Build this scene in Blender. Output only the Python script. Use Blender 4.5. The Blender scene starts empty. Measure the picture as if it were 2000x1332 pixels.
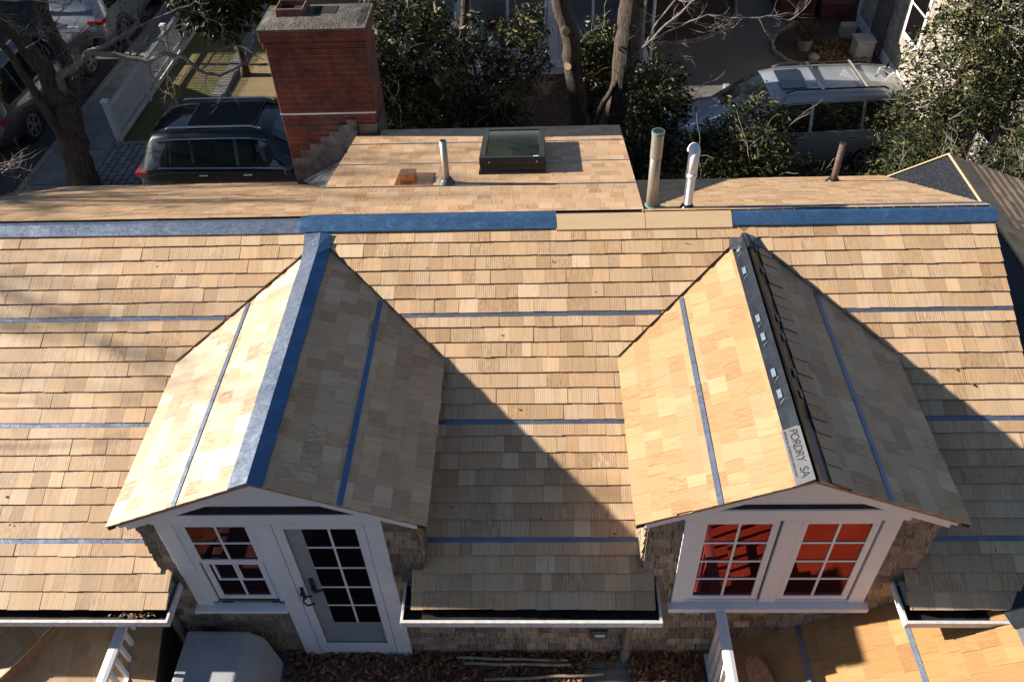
import bpy, math, random
from mathutils import Vector, Matrix
from math import sin, cos, pi, radians, sqrt

C = bpy.context.scene.collection
scn = bpy.context.scene
ZO = 10.3            # everything is written relative to the camera height; ground ends at z = 0
# ------------------------------------------------------------------ camera
RIGHT = Vector((0.99924, 0.0192758, -0.0338833))
DOWN = Vector((-0.0112697, -0.6892373, -0.724448))
FWD = Vector((-0.0373179, 0.7242792, -0.6884962))
cam = bpy.data.cameras.new("camera")
cam.sensor_width = 36; cam.lens = 29.63; cam.clip_end = 500
camo = bpy.data.objects.new("camera", cam); C.objects.link(camo)
camo.matrix_world = Matrix((( RIGHT.x, -DOWN.x, -FWD.x, 0), (RIGHT.y, -DOWN.y, -FWD.y, 0),
                            (RIGHT.z, -DOWN.z, -FWD.z, ZO), (0, 0, 0, 1)))
scn.camera = camo
# ------------------------------------------------------------------ light
SUN = Vector((-0.897, 0.060, 0.388)).normalized()      # towards the sun
el = math.asin(SUN.z); az = math.atan2(SUN.x, SUN.y)   # az clockwise from +y
w = bpy.data.worlds.new("World"); scn.world = w; w.use_nodes = True
nt = w.node_tree; bg = nt.nodes["Background"]
sky = nt.nodes.new("ShaderNodeTexSky"); sky.sky_type = 'NISHITA'; sky.sun_disc = False
sky.altitude = 1500; sky.dust_density = 0.5; sky.sun_elevation = el; sky.sun_rotation = az
nt.links.new(sky.outputs[0], bg.inputs[0]); bg.inputs[1].default_value = 0.052
sl = bpy.data.lights.new("sun", 'SUN'); sl.energy = 5.0; sl.angle = radians(0.6); sl.color = (1.0, 0.93, 0.83)
so = bpy.data.objects.new("sun", sl); C.objects.link(so)
so.rotation_euler = SUN.to_track_quat('Z', 'Y').to_euler()
scn.view_settings.view_transform = 'Standard'; scn.view_settings.look = 'None'
scn.view_settings.exposure = 1.15; scn.view_settings.gamma = 1
scn.render.engine = 'CYCLES'

rnd = random.Random(7)
# ------------------------------------------------------------------ material helpers
def nodes(m):
    m.use_nodes = True
    t = m.node_tree
    return t, t.nodes, t.links, t.nodes["Principled BSDF"]
def mix(t, a, b, fac, mode='MIX'):
    n = t.nodes.new("ShaderNodeMix"); n.data_type = 'RGBA'; n.blend_type = mode
    for sock, val in ((n.inputs[0], fac), (n.inputs[6], a), (n.inputs[7], b)):
        if hasattr(val, 'is_output'): t.links.new(val, sock)
        elif isinstance(val, (int, float)): sock.default_value = val
        else: sock.default_value = (*val, 1)
    return n.outputs[2]
def noise(t, vec, scale, detail=4, rough=.55, dist=0.0, out='Fac'):
    n = t.nodes.new("ShaderNodeTexNoise"); n.inputs['Scale'].default_value = scale
    n.inputs['Detail'].default_value = detail; n.inputs['Roughness'].default_value = rough
    n.inputs['Distortion'].default_value = dist
    if vec is not None: t.links.new(vec, n.inputs['Vector'])
    return n.outputs[out]
def ramp(t, fac, stops):
    n = t.nodes.new("ShaderNodeValToRGB"); e = n.color_ramp.elements
    while len(e) < len(stops): e.new(.5)
    for i, (p, c) in enumerate(stops):
        e[i].position = p; e[i].color = (*c, 1) if not isinstance(c, (int, float)) else (c, c, c, 1)
    t.links.new(fac, n.inputs[0]); return n.outputs[0]
def mapping(t, vec, scale=(1, 1, 1), rot=(0, 0, 0)):
    n = t.nodes.new("ShaderNodeMapping"); n.inputs['Scale'].default_value = scale
    n.inputs['Rotation'].default_value = rot
    t.links.new(vec, n.inputs[0]); return n.outputs[0]
def coord(t, which='Object'):
    n = t.nodes.new("ShaderNodeTexCoord"); return n.outputs[which]
def bump(t, h, p, strength=.3, dist=.01):
    n = t.nodes.new("ShaderNodeBump"); n.inputs['Strength'].default_value = strength
    n.inputs['Distance'].default_value = dist
    t.links.new(h, n.inputs['Height']); t.links.new(n.outputs[0], p.inputs['Normal'])
def setc(t, p, c):
    if hasattr(c, 'is_output'): t.links.new(c, p.inputs['Base Color'])
    else: p.inputs['Base Color'].default_value = (*c, 1)
def simple(name, col, rough=.6, metal=0, spec=.5, var=.25, scale=8, bumpy=0.0, col2=None, coat=0, bdist=.01):
    m = bpy.data.materials.new(name); t, N, L, p = nodes(m)
    co = coord(t)
    n1 = noise(t, co, scale, 5, .6)
    dark = col2 or tuple(c * (1 - var) for c in col); light = tuple(min(1, c * (1 + var)) for c in col)
    setc(t, p, ramp(t, n1, [(.3, dark), (.7, light)]))
    p.inputs['Roughness'].default_value = rough; p.inputs['Metallic'].default_value = metal
    p.inputs['Specular IOR Level'].default_value = spec
    if coat: p.inputs['Coat Weight'].default_value = coat; p.inputs['Coat Roughness'].default_value = .05
    if bumpy: bump(t, noise(t, co, scale * 4, 4, .6), p, bumpy, bdist)
    return m
def cedar(name, c_lo, c_hi, c_dark, grain=1.0, rough=.55, spot=.5, weather=0.0):
    """split shingles: every shingle carries its own tint; grain, curved figure and bark stains follow its uv"""
    m = bpy.data.materials.new(name); t, N, L, p = nodes(m)
    uv = t.nodes.new("ShaderNodeUVMap"); uv.uv_map = "uv"
    at = t.nodes.new("ShaderNodeAttribute"); at.attribute_name = "tint"
    sep = t.nodes.new("ShaderNodeSeparateColor"); L.new(at.outputs['Color'], sep.inputs[0])
    base = mix(t, c_lo, c_hi, sep.outputs[0])
    # hue drift
    base = mix(t, base, (c_hi[0] * .96, c_hi[1] * .84, c_hi[2] * .70), ramp(t, sep.outputs[1], [(.45, 0.), (1, .75)]))
    g1 = noise(t, mapping(t, uv.outputs[0], (42, 2.6, 1)), 1.0, 7, .72, .9)
    wv = t.nodes.new("ShaderNodeTexWave"); wv.wave_type = 'BANDS'; wv.bands_direction = 'X'
    wv.inputs['Scale'].default_value = 1.0; wv.inputs['Distortion'].default_value = 5.5
    wv.inputs['Detail'].default_value = 2; wv.inputs['Detail Scale'].default_value = .35
    L.new(mapping(t, uv.outputs[0], (17, 4.2, 1)), wv.inputs['Vector'])
    fig = t.nodes.new("ShaderNodeMath"); fig.operation = 'MULTIPLY'
    L.new(ramp(t, wv.outputs['Fac'], [(.35, 0.), (.95, 1.)]), fig.inputs[0])
    L.new(ramp(t, sep.outputs[2], [(.2, 0.), (.8, .55 * grain)]), fig.inputs[1])
    col = mix(t, base, tuple(c * .72 for c in c_lo), fig.outputs[0])
    col = mix(t, col, tuple(c * .68 for c in c_lo), ramp(t, g1, [(.47, 0.), (.72, .55 * grain)]))
    # bark / knot stains on some shingles
    st = noise(t, mapping(t, uv.outputs[0], (60, 11, 1)), 1.0, 6, .8, .25)
    gate = t.nodes.new("ShaderNodeMath"); gate.operation = 'MULTIPLY'
    L.new(ramp(t, st, [(.44, 0.), (.60, 1.)]), gate.inputs[0])
    L.new(ramp(t, sep.outputs[2], [(.88, 0.), (.95, min(1, spot * 1.6))]), gate.inputs[1])
    col = mix(t, col, c_dark, gate.outputs[0])
    # broad soft stains in roof space
    ob = coord(t)
    big = noise(t, ob, 2.3, 5, .65, .3)
    col = mix(t, col, tuple(c * .7 for c in c_lo), ramp(t, big, [(.54, 0.), (.78, .4)]))
    sm = noise(t, ob, 9, 4, .7, .5)
    col = mix(t, col, c_dark, ramp(t, sm, [(.62, 0.), (.74, .8 * spot)]))
    if weather:
        gy = noise(t, ob, 5, 5, .7)
        col = mix(t, col, c_dark, ramp(t, gy, [(.42, 0.), (.68, weather)]))
        at2 = ramp(t, g1, [(.45, 0.), (.8, .3)])
        col = mix(t, col, c_dark, at2)
    setc(t, p, col)
    p.inputs['Roughness'].default_value = rough
    p.inputs['Specular IOR Level'].default_value = .45
    bump(t, g1, p, .25, .004)
    return m
def zinc(name, col, rough=.34, metal=.85):
    m = bpy.data.materials.new(name); t, N, L, p = nodes(m)
    co = coord(t)
    n1 = noise(t, co, 5, 6, .7, .8); n2 = noise(t, mapping(t, co, (1, 1.6, 1.6)), 13, 6, .75, 1.2)
    f = mix(t, n1, n2, .35)
    c = ramp(t, f, [(.3, tuple(x * .72 for x in col)), (.55, col), (.75, tuple(min(1, x * 1.35 + .03) for x in col))])
    setc(t, p, c); p.inputs['Metallic'].default_value = metal
    r = ramp(t, n2, [(.3, rough - .08), (.7, rough + .16)]); L.new(r, p.inputs['Roughness'])
    bump(t, n1, p, .25, .02)
    return m
def brick(name, c1, c2, mortar, bw, bh, rotx=True, msize=.008):
    m = bpy.data.materials.new(name); t, N, L, p = nodes(m)
    co = coord(t)
    # swizzle so that vertical walls of either facing show courses: u = x + y, v = z
    sp = t.nodes.new("ShaderNodeSeparateXYZ"); L.new(co, sp.inputs[0])
    ad = t.nodes.new("ShaderNodeMath"); L.new(sp.outputs[0], ad.inputs[0]); L.new(sp.outputs[1], ad.inputs[1])
    cb = t.nodes.new("ShaderNodeCombineXYZ"); L.new(ad.outputs[0], cb.inputs[0]); L.new(sp.outputs[2], cb.inputs[1])
    wob = noise(t, co, 3, 3, .5, 0, 'Color')
    vm = t.nodes.new("ShaderNodeVectorMath"); vm.operation = 'MULTIPLY_ADD'
    L.new(wob, vm.inputs[0]); vm.inputs[1].default_value = (.012, .012, 0); L.new(cb.outputs[0], vm.inputs[2])
    b = t.nodes.new("ShaderNodeTexBrick"); L.new(vm.outputs[0], b.inputs[0])
    b.inputs['Scale'].default_value = 1; b.inputs['Brick Width'].default_value = bw; b.inputs['Row Height'].default_value = bh
    b.inputs['Mortar Size'].default_value = msize; b.inputs['Mortar Smooth'].default_value = .3
    b.inputs['Color1'].default_value = (*c1, 1); b.inputs['Color2'].default_value = (*c2, 1)
    b.inputs['Mortar'].default_value = (*mortar, 1); b.inputs['Bias'].default_value = -.1
    n1 = noise(t, co, 4, 6, .7)
    col = mix(t, b.outputs['Color'], tuple(c * .25 for c in c2), ramp(t, n1, [(.38, 0.), (.66, .8)]))
    n2 = noise(t, co, 60, 4, .7)
    col = mix(t, col, tuple(c * .5 for c in c1), ramp(t, n2, [(.45, 0.), (.75, .5)]))
    n3 = noise(t, co, 7, 6, .8, 1.0)
    col = mix(t, col, mortar, ramp(t, n3, [(.66, 0.), (.74, .5)]))
    setc(t, p, col); p.inputs['Roughness'].default_value = .85
    bump(t, b.outputs['Fac'], p, -.6, .006)
    return m

M = {}
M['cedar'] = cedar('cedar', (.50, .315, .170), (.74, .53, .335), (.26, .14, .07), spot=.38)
M['cedar_pale_glare'] = cedar('cedar_pale_glare', (.52, .37, .24), (.76, .60, .43), (.30, .17, .08), spot=.5, grain=.8)  # pale cedar copy with the sun glare put into its colour
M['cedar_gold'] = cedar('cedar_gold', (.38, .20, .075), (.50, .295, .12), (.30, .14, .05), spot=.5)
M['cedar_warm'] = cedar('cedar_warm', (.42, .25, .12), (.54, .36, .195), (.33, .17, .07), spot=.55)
M['cedar_fine'] = cedar('cedar_fine', (.47, .295, .165), (.64, .44, .27), (.30, .15, .05), grain=.7, spot=.5)
M['cedar_edge'] = simple('cedar_edge', (.22, .12, .06), .8, var=.3, scale=30)  # butts darkened to stand for the shadow gap under each course
M['cedar_rim'] = simple('cedar_rim', (.42, .23, .11), .8, var=.3, scale=30)
M['cedar_board'] = cedar('cedar_board', (.58, .40, .22), (.70, .50, .30), (.30, .16, .07), spot=.2)
M['grey_edge'] = simple('row_shadow_edge', (.05, .037, .028), .9, var=.4, scale=20)  # near-black wall butts, row shadows put into the edge colour
M['grey_shingle'] = cedar('weathered_shingle', (.25, .18, .125), (.60, .47, .34), (.045, .034, .026), grain=1.2, rough=.85, spot=.5, weather=.55)
M['underlay'] = simple('dark_underlay', (.02, .018, .016), .8, var=.4, scale=20)
M['zinc'] = zinc('zinc_sheet', (.22, .26, .34), .38, .7)
M['blue'] = zinc('sky_blue_zinc', (.10, .21, .38), .36, .7)  # zinc copy, blue sky reflection of the shaded sides put into its colour
M['flash'] = simple('dark_flashing', (.03, .027, .028), .35, metal=.4, var=.5, scale=14)
M['lead'] = simple('lead_flashing', (.09, .095, .11), .45, metal=.3, var=.55, scale=9, bumpy=.5)
def paint(name, c, wear):
    m = bpy.data.materials.new(name); t, N, L, p = nodes(m); co = coord(t)
    col = ramp(t, noise(t, co, 3.5, 6, .7), [(.3, tuple(x * .9 for x in c)), (.7, c)])
    col = mix(t, col, (.30, .27, .24), ramp(t, noise(t, mapping(t, co, (30, 30, 5)), 1, 5, .75, .6), [(.60, 0.), (.80, wear)]))
    setc(t, p, col); p.inputs['Roughness'].default_value = .48; bump(t, noise(t, mapping(t, co, (40, 40, 9)), 1, 4, .6), p, .12, .004); return m
M['white'] = paint('white_paint', (.84, .82, .82), .5)
M['white_dirty'] = simple('worn_white_paint', (.62, .60, .58), .55, var=.2, scale=25, bumpy=.1)
M['doorshade'] = simple('shaded_white_door_paint', (.30, .32, .33), .5, var=.1, scale=5)  # white door darkened for the shade behind the storm glass
M['whitewood'] = simple('aged_white_paint', (.66, .66, .67), .6, var=.15, scale=7, bumpy=.1)
M['gutter_in'] = simple('gutter_liner', (.035, .030, .028), .5, metal=.3, var=.6, scale=12)
M['black'] = simple('black_metal', (.012, .012, .013), .35, var=.3, scale=20)
M['blackrough'] = simple('black_void', (.012, .011, .010), .9, var=.3, scale=6)
M['pvc'] = simple('pvc_plastic', (.80, .80, .80), .5, var=.05, scale=14)
M['galv'] = simple('galvanised_steel', (.36, .33, .29), .45, metal=.6, var=.15, scale=40, bumpy=.1)
M['castiron'] = simple('rusty_iron', (.10, .065, .05), .75, var=.5, scale=30, bumpy=.4)
M['copper'] = simple('new_copper', (.55, .25, .12), .3, metal=.9, var=.3, scale=12)
M['patina'] = simple('green_patina', (.13, .24, .22), .6, var=.3, scale=20)
M['terracotta'] = simple('terracotta', (.17, .075, .05), .8, var=.4, scale=14, bumpy=.3)
M['mortar'] = simple('mortar_cap', (.105, .092, .078), .95, var=.5, scale=9, bumpy=.9, bdist=.02)
M['brick'] = brick('red_brick', (.19, .036, .022), (.10, .036, .028), (.15, .115, .10), .205, .068, msize=.005)
M['soot'] = simple('sooty_brick', (.11, .035, .026), .9, var=.6, scale=12, bumpy=.5)
M['bark'] = simple('bark', (.075, .056, .044), .95, var=.6, scale=14, bumpy=1.0, bdist=.03)
def barkmat(name, c1, c2):
    m = bpy.data.materials.new(name); t, N, L, p = nodes(m)
    g = noise(t, mapping(t, coord(t), (26, 26, 5)), 1, 6, .7, .6)
    setc(t, p, ramp(t, g, [(.36, c1), (.52, c2), (.72, tuple(x * 1.7 for x in c2))])); p.inputs['Roughness'].default_value = .95
    bump(t, g, p, 1.0, .04); return m
M['bark'] = barkmat('ridged_bark', (.018, .013, .010), (.085, .062, .047))
M['barkgrey'] = simple('grey_branch_bark', (.22, .19, .165), .9, var=.5, scale=10, bumpy=.6, bdist=.02)
M['cut'] = simple('sawn_wood', (.55, .38, .20), .8, var=.2, scale=20)
M['holly'] = simple('evergreen_leaf', (.036, .041, .011), .45, var=.7, scale=5, spec=.35)
M['holly2'] = simple('olive_leaf', (.115, .095, .026), .45, var=.6, scale=5, spec=.35)
M['cedarleaf'] = simple('cedar_foliage', (.032, .040, .013), .55, var=.55, scale=2, spec=.3)
M['deadleaf'] = simple('fallen_leaf', (.15, .062, .030), .7, var=.6, scale=9)
M['deadleaf2'] = simple('pale_fallen_leaf', (.30, .15, .075), .7, var=.5, scale=9)
M['cover'] = simple('grey_fabric_cover', (.36, .36, .38), .75, var=.12, scale=4, bumpy=.25)
M['concrete'] = simple('concrete', (.19, .18, .17), .9, var=.22, scale=3, bumpy=.3)
M['asphalt'] = simple('asphalt', (.055, .05, .048), .9, var=.35, scale=3, bumpy=.5)
M['tyre'] = simple('tyre', (.02, .02, .02), .85, var=.3, scale=20)
M['rim'] = simple('alloy_rim', (.45, .43, .40), .35, metal=.7, var=.15, scale=8)
M['redlamp'] = simple('tail_lamp', (.35, .015, .015), .15, var=.3, scale=8, coat=.8)
M['clear'] = simple('lamp_glass', (.5, .5, .5), .1, var=.2, scale=8, coat=.8)
M['chrome'] = simple('chrome_trim', (.7, .72, .75), .12, metal=1, var=.1, scale=8)
M['carglass'] = simple('car_glass', (.012, .016, .018), .04, var=.3, scale=3, spec=.8, coat=1)
M['darkpanel'] = simple('tinted_roof_panel', (.006, .008, .012), .35, spec=.2, var=.2)
M['plastic'] = simple('dark_plastic', (.03, .03, .03), .5, var=.2, scale=8)
M['slate'] = simple('stone_edging', (.25, .20, .16), .85, var=.4, scale=6, bumpy=.4)
M['rock'] = simple('field_stone', (.30, .25, .20), .9, var=.5, scale=5, bumpy=.6)
M['ac'] = simple('beige_metal', (.38, .36, .32), .6, var=.15, scale=5)
M['rope'] = simple('peeled_pole', (.34, .27, .20), .8, var=.4, scale=10)
def carpaint(name, c):
    m = bpy.data.materials.new(name); t, N, L, p = nodes(m)
    setc(t, p, c); p.inputs['Metallic'].default_value = .35; p.inputs['Roughness'].default_value = .32
    p.inputs['Coat Weight'].default_value = 1; p.inputs['Coat Roughness'].default_value = .03
    n = noise(t, coord(t), 2.5, 4, .6)
    L.new(ramp(t, n, [(.3, .24), (.7, .42)]), p.inputs['Roughness'])
    return m
M['paint_black'] = carpaint('black_car_paint', (.006, .007, .009))
M['paint_grey'] = carpaint('grey_car_paint', (.09, .085, .078))
M['paint_silver'] = carpaint('silver_car_paint', (.34, .35, .37))
M['paint_white'] = carpaint('silver_blue_car_paint', (.36, .39, .43))
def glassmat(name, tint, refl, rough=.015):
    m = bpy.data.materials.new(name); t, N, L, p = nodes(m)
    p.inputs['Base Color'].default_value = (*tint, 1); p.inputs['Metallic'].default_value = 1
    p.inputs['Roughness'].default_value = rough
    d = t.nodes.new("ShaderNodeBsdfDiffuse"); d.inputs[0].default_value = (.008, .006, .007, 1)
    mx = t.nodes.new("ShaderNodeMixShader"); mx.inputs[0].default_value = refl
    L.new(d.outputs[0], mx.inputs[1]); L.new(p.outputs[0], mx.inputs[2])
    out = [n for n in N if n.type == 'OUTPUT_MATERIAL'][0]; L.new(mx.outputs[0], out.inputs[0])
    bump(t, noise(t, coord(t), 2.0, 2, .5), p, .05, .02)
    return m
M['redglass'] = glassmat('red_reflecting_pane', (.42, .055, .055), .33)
M['darkglass'] = glassmat('dark_pane', (.35, .12, .13), .16)
M['plainglass'] = glassmat('dark_window_pane', (.5, .5, .5), .25)
def skylightglass():
    m = bpy.data.materials.new('skylight_glass'); t, N, L, p = nodes(m)
    n = noise(t, coord(t), 3.5, 6, .7, 2.0)
    setc(t, p, ramp(t, n, [(.35, (.012, .010, .014)), (.55, (.02, .032, .02)), (.7, (.035, .033, .05))]))  # green and purple mottling paints tree reflections into the glass
    p.inputs['Roughness'].default_value = .06; p.inputs['Specular IOR Level'].default_value = .5
    p.inputs['Coat Weight'].default_value = 0; p.inputs['Coat Roughness'].default_value = .03
    return m
M['skyglass'] = skylightglass()
def groundmat(name, c1, c2, scale, fine, rough=.95, c3=None):
    m = bpy.data.materials.new(name); t, N, L, p = nodes(m)
    co = coord(t)
    c = ramp(t, noise(t, co, scale, 5, .65), [(.35, c1), (.65, c2)])
    f = noise(t, co, fine, 3, .8)
    c = mix(t, c, tuple(x * .35 for x in c1), ramp(t, f, [(.5, 0.), (.7, .8)]))
    if c3: c = mix(t, c, c3, ramp(t, noise(t, co, fine * .6, 3, .8, .5), [(.58, 0.), (.68, .8)]))
    setc(t, p, c); p.inputs['Roughness'].default_value = rough
    bump(t, f, p, .7, .03)
    return m
M['mulch'] = groundmat('mulch', (.10, .048, .028), (.055, .032, .02), 1.2, 22, c3=(.15, .08, .045))
M['gravel'] = groundmat('gravel', (.17, .15, .13), (.13, .115, .10), .8, 45, c3=(.26, .23, .20))
M['lawn'] = groundmat('lawn', (.13, .13, .035), (.17, .125, .05), .9, 30, c3=(.22, .17, .08))
M['drylawn'] = groundmat('dry_lawn', (.25, .175, .085), (.19, .15, .06), 1.5, 34, c3=(.34, .25, .14))
M['soil'] = groundmat('soil', (.06, .042, .028), (.035, .028, .018), .7, 16, c3=(.09, .06, .035))
def pavers():
    m = bpy.data.materials.new('granite_pavers'); t, N, L, p = nodes(m)
    b = t.nodes.new("ShaderNodeTexBrick"); L.new(mapping(t, coord(t), rot=(0, 0, pi / 2)), b.inputs[0])
    b.inputs['Scale'].default_value = 1; b.inputs['Brick Width'].default_value = .34; b.inputs['Row Height'].default_value = .17
    b.inputs['Mortar Size'].default_value = .015
    b.inputs['Color1'].default_value = (.26, .25, .245, 1); b.inputs['Color2'].default_value = (.17, .165, .165, 1)
    b.inputs['Mortar'].default_value = (.03, .03, .03, 1)
    c = mix(t, b.outputs[0], (.1, .1, .1), ramp(t, noise(t, coord(t), 6, 5, .7), [(.45, 0.), (.75, .6)]))
    setc(t, p, c); p.inputs['Roughness'].default_value = .85; bump(t, b.outputs['Fac'], p, -.5, .01)
    return m
M['pavers'] = pavers()
def siding(name, c, step=.12):
    m = bpy.data.materials.new(name); t, N, L, p = nodes(m)
    sp = t.nodes.new("ShaderNodeSeparateXYZ"); L.new(coord(t), sp.inputs[0])
    a = t.nodes.new("ShaderNodeMath"); a.operation = 'DIVIDE'; L.new(sp.outputs[2], a.inputs[0]); a.inputs[1].default_value = step
    f = t.nodes.new("ShaderNodeMath"); f.operation = 'FRACT'; L.new(a.outputs[0], f.inputs[0])
    setc(t, p, mix(t, c, tuple(x * .55 for x in c), ramp(t, f.outputs[0], [(.0, 1.), (.1, 0.)])))
    p.inputs['Roughness'].default_value = .6; bump(t, f.outputs[0], p, .4, .02)
    return m
M['siding'] = siding('grey_clapboard', (.40, .41, .42))
M['creamshingle'] = brick('cream_shingle_siding', (.46, .41, .34), (.38, .34, .28), (.26, .22, .18), .16, .14, msize=.004)
def deckmat():
    m = bpy.data.materials.new('weathered_decking'); t, N, L, p = nodes(m)
    co = coord(t)
    g = noise(t, mapping(t, co, (3, 60, 1)), 1, 5, .6)
    c = ramp(t, g, [(.3, (.11, .10, .095)), (.7, (.25, .235, .225))])
    c = mix(t, c, (.06, .05, .045), ramp(t, noise(t, co, 3, 4, .6), [(.5, 0.), (.75, .6)]))
    setc(t, p, c); p.inputs['Roughness'].default_value = .8; bump(t, g, p, .3, .005)
    return m
M['deck'] = deckmat()
def felt():
    m = bpy.data.materials.new('woven_black_underlayment'); t, N, L, p = nodes(m)
    co = coord(t)
    v = t.nodes.new("ShaderNodeTexVoronoi"); v.inputs['Scale'].default_value = 45; L.new(co, v.inputs['Vector'])
    c = mix(t, (.018, .019, .023), (.15, .15, .16), ramp(t, v.outputs['Distance'], [(.1, .55), (.35, 0.)]))
    setc(t, p, c); p.inputs['Roughness'].default_value = .45; bump(t, v.outputs['Distance'], p, -.6, .01)
    return m
M['felt'] = felt()
M['feltplain'] = simple('black_underlayment', (.018, .021, .028), .33, var=.4, scale=7, bumpy=.2)
M['feltgrey'] = simple('grey_underlayment', (.12, .12, .13), .5, var=.15, scale=12, bumpy=.2)
M['print_black'] = simple('black_print', (.012, .012, .014), .5, var=.1)
M['print_white'] = simple('white_print', (.13, .17, .21), .5, var=.25, scale=60)
M['cushion'] = simple('plum_cushion', (.10, .025, .045), .9, var=.3)
M['pinkcushion'] = simple('pink_cushion', (.50, .28, .30), .9, var=.3, scale=30)
M['dig'] = simple('dark_hollow', (.01, .009, .008), 1)  # painted darkness inside pipes, flues and wheels; also paving joints

# ------------------------------------------------------------------ mesh helper
BASE = {}
class MB:
    def __init__(s): s.v = []; s.f = []; s.m = []; s.uv = {}; s.col = {}
    def poly(s, pts, mi=0, uvs=None, col=None):
        b = len(s.v); s.v += [tuple(p) for p in pts]; s.f.append(tuple(range(b, b + len(pts)))); s.m.append(mi)
        if uvs: s.uv[len(s.f) - 1] = uvs
        if col: s.col[len(s.f) - 1] = col
    def box(s, x0, x1, y0, y1, z0, z1, mi=0):
        s.obox(((x0 + x1) / 2, (y0 + y1) / 2, (z0 + z1) / 2), ((x1 - x0) / 2, 0, 0), (0, (y1 - y0) / 2, 0), (0, 0, (z1 - z0) / 2), mi)
    def obox(s, c, a, b, d, mi=0):
        c, a, b, d = Vector(c), Vector(a), Vector(b), Vector(d)
        k = len(s.v)
        for sa in (-1, 1):
            for sb in (-1, 1):
                for sd in (-1, 1): s.v.append(tuple(c + a * sa + b * sb + d * sd))
        for q in ((0, 1, 3, 2), (4, 6, 7, 5), (0, 4, 5, 1), (2, 3, 7, 6), (0, 2, 6, 4), (1, 5, 7, 3)):
            s.f.append(tuple(k + i for i in q)); s.m.append(mi)
    def prism(s, pts, ext, mi=0):
        pts = [Vector(p) for p in pts]; e = Vector(ext); n = len(pts); k = len(s.v)
        s.v += [tuple(p) for p in pts] + [tuple(p + e) for p in pts]
        s.f.append(tuple(range(k, k + n))); s.m.append(mi)
        s.f.append(tuple(range(k + 2 * n - 1, k + n - 1, -1))); s.m.append(mi)
        for i in range(n):
            j = (i + 1) % n; s.f.append((k + i, k + n + i, k + n + j, k + j)); s.m.append(mi)
    def tube(s, pts, rad, n=8, mi=0, cap=True):
        pts = [Vector(p) for p in pts]; k = len(s.v); L = len(pts)
        if isinstance(rad, (int, float)): rad = [rad] * L
        prev = None
        for i, p in enumerate(pts):
            d = (pts[min(i + 1, L - 1)] - pts[max(i - 1, 0)])
            if d.length < 1e-9: d = Vector((0, 0, 1))
            d.normalize()
            if prev is None: a = d.orthogonal().normalized()
            else:
                a = prev - d * prev.dot(d)
                a = a.normalized() if a.length > 1e-6 else d.orthogonal().normalized()
            prev = a; b = d.cross(a)
            for j in range(n):
                t = 2 * pi * j / n; s.v.append(tuple(p + (a * cos(t) + b * sin(t)) * rad[i]))
        for i in range(L - 1):
            for j in range(n):
                j2 = (j + 1) % n
                s.f.append((k + i * n + j, k + i * n + j2, k + (i + 1) * n + j2, k + (i + 1) * n + j)); s.m.append(mi)
        if cap:
            s.f.append(tuple(k + j for j in range(n - 1, -1, -1))); s.m.append(mi)
            s.f.append(tuple(k + (L - 1) * n + j for j in range(n))); s.m.append(mi)
    def build(s, name, mats, parent=None, smooth=False, bevel=0, solid=0):
        me = bpy.data.meshes.new(name)
        off = BASE.get(parent.name, Vector((0, 0, 0))) if parent else Vector((0, 0, 0))
        me.from_pydata([(a[0] - off.x, a[1] - off.y, a[2] - off.z) for a in s.v], [], s.f)
        for m in (mats if isinstance(mats, (list, tuple)) else [mats]): me.materials.append(m)
        me.polygons.foreach_set('material_index', s.m)
        if smooth: me.polygons.foreach_set('use_smooth', [True] * len(s.f))
        if s.uv or s.col:
            me.uv_layers.new(name="uv"); me.color_attributes.new("tint", 'FLOAT_COLOR', 'CORNER')
            U_, K_ = [], []
            for i, f in enumerate(s.f):
                u = s.uv.get(i); c = s.col.get(i, (.5, .5, .5))
                for q in range(len(f)):
                    U_ += list(u[q]) if u else [0.0, 0.0]
                    K_ += [c[0], c[1], c[2], 1.0]
            me.uv_layers["uv"].data.foreach_set('uv', U_)
            me.color_attributes["tint"].data.foreach_set('color', K_)
        me.update()
        o = bpy.data.objects.new(name, me); C.objects.link(o)
        if parent: o.parent = parent
        BASE[o.name] = off.copy()
        if bevel:
            b = o.modifiers.new('bevel', 'BEVEL'); b.width = bevel; b.segments = 2; b.limit_method = 'ANGLE'
        return o
def tag(o, label, cat=None, group=None, kind=None):
    o['label'] = label
    if cat: o['category'] = cat
    if group: o['group'] = group
    if kind: o['kind'] = kind
    return o
def thing(name, label, cat, loc, group=None, rz=0):
    o = bpy.data.objects.new(name, None); C.objects.link(o); o.location = loc; o.rotation_euler = (0, 0, rz)
    o.empty_display_size = .2
    tag(o, label, cat, group); BASE[o.name] = Vector(loc) if not rz else Vector((0, 0, 0))
    return o
def local_thing(name, label, cat, loc, rz=0, group=None):       # parts written in the thing's own frame
    o = thing(name, label, cat, loc, group, rz); BASE[o.name] = Vector((0, 0, 0)); return o
def struct(name, mb, mats, **k):
    o = mb.build(name, mats, **k); o['kind'] = 'structure'; return o

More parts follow.
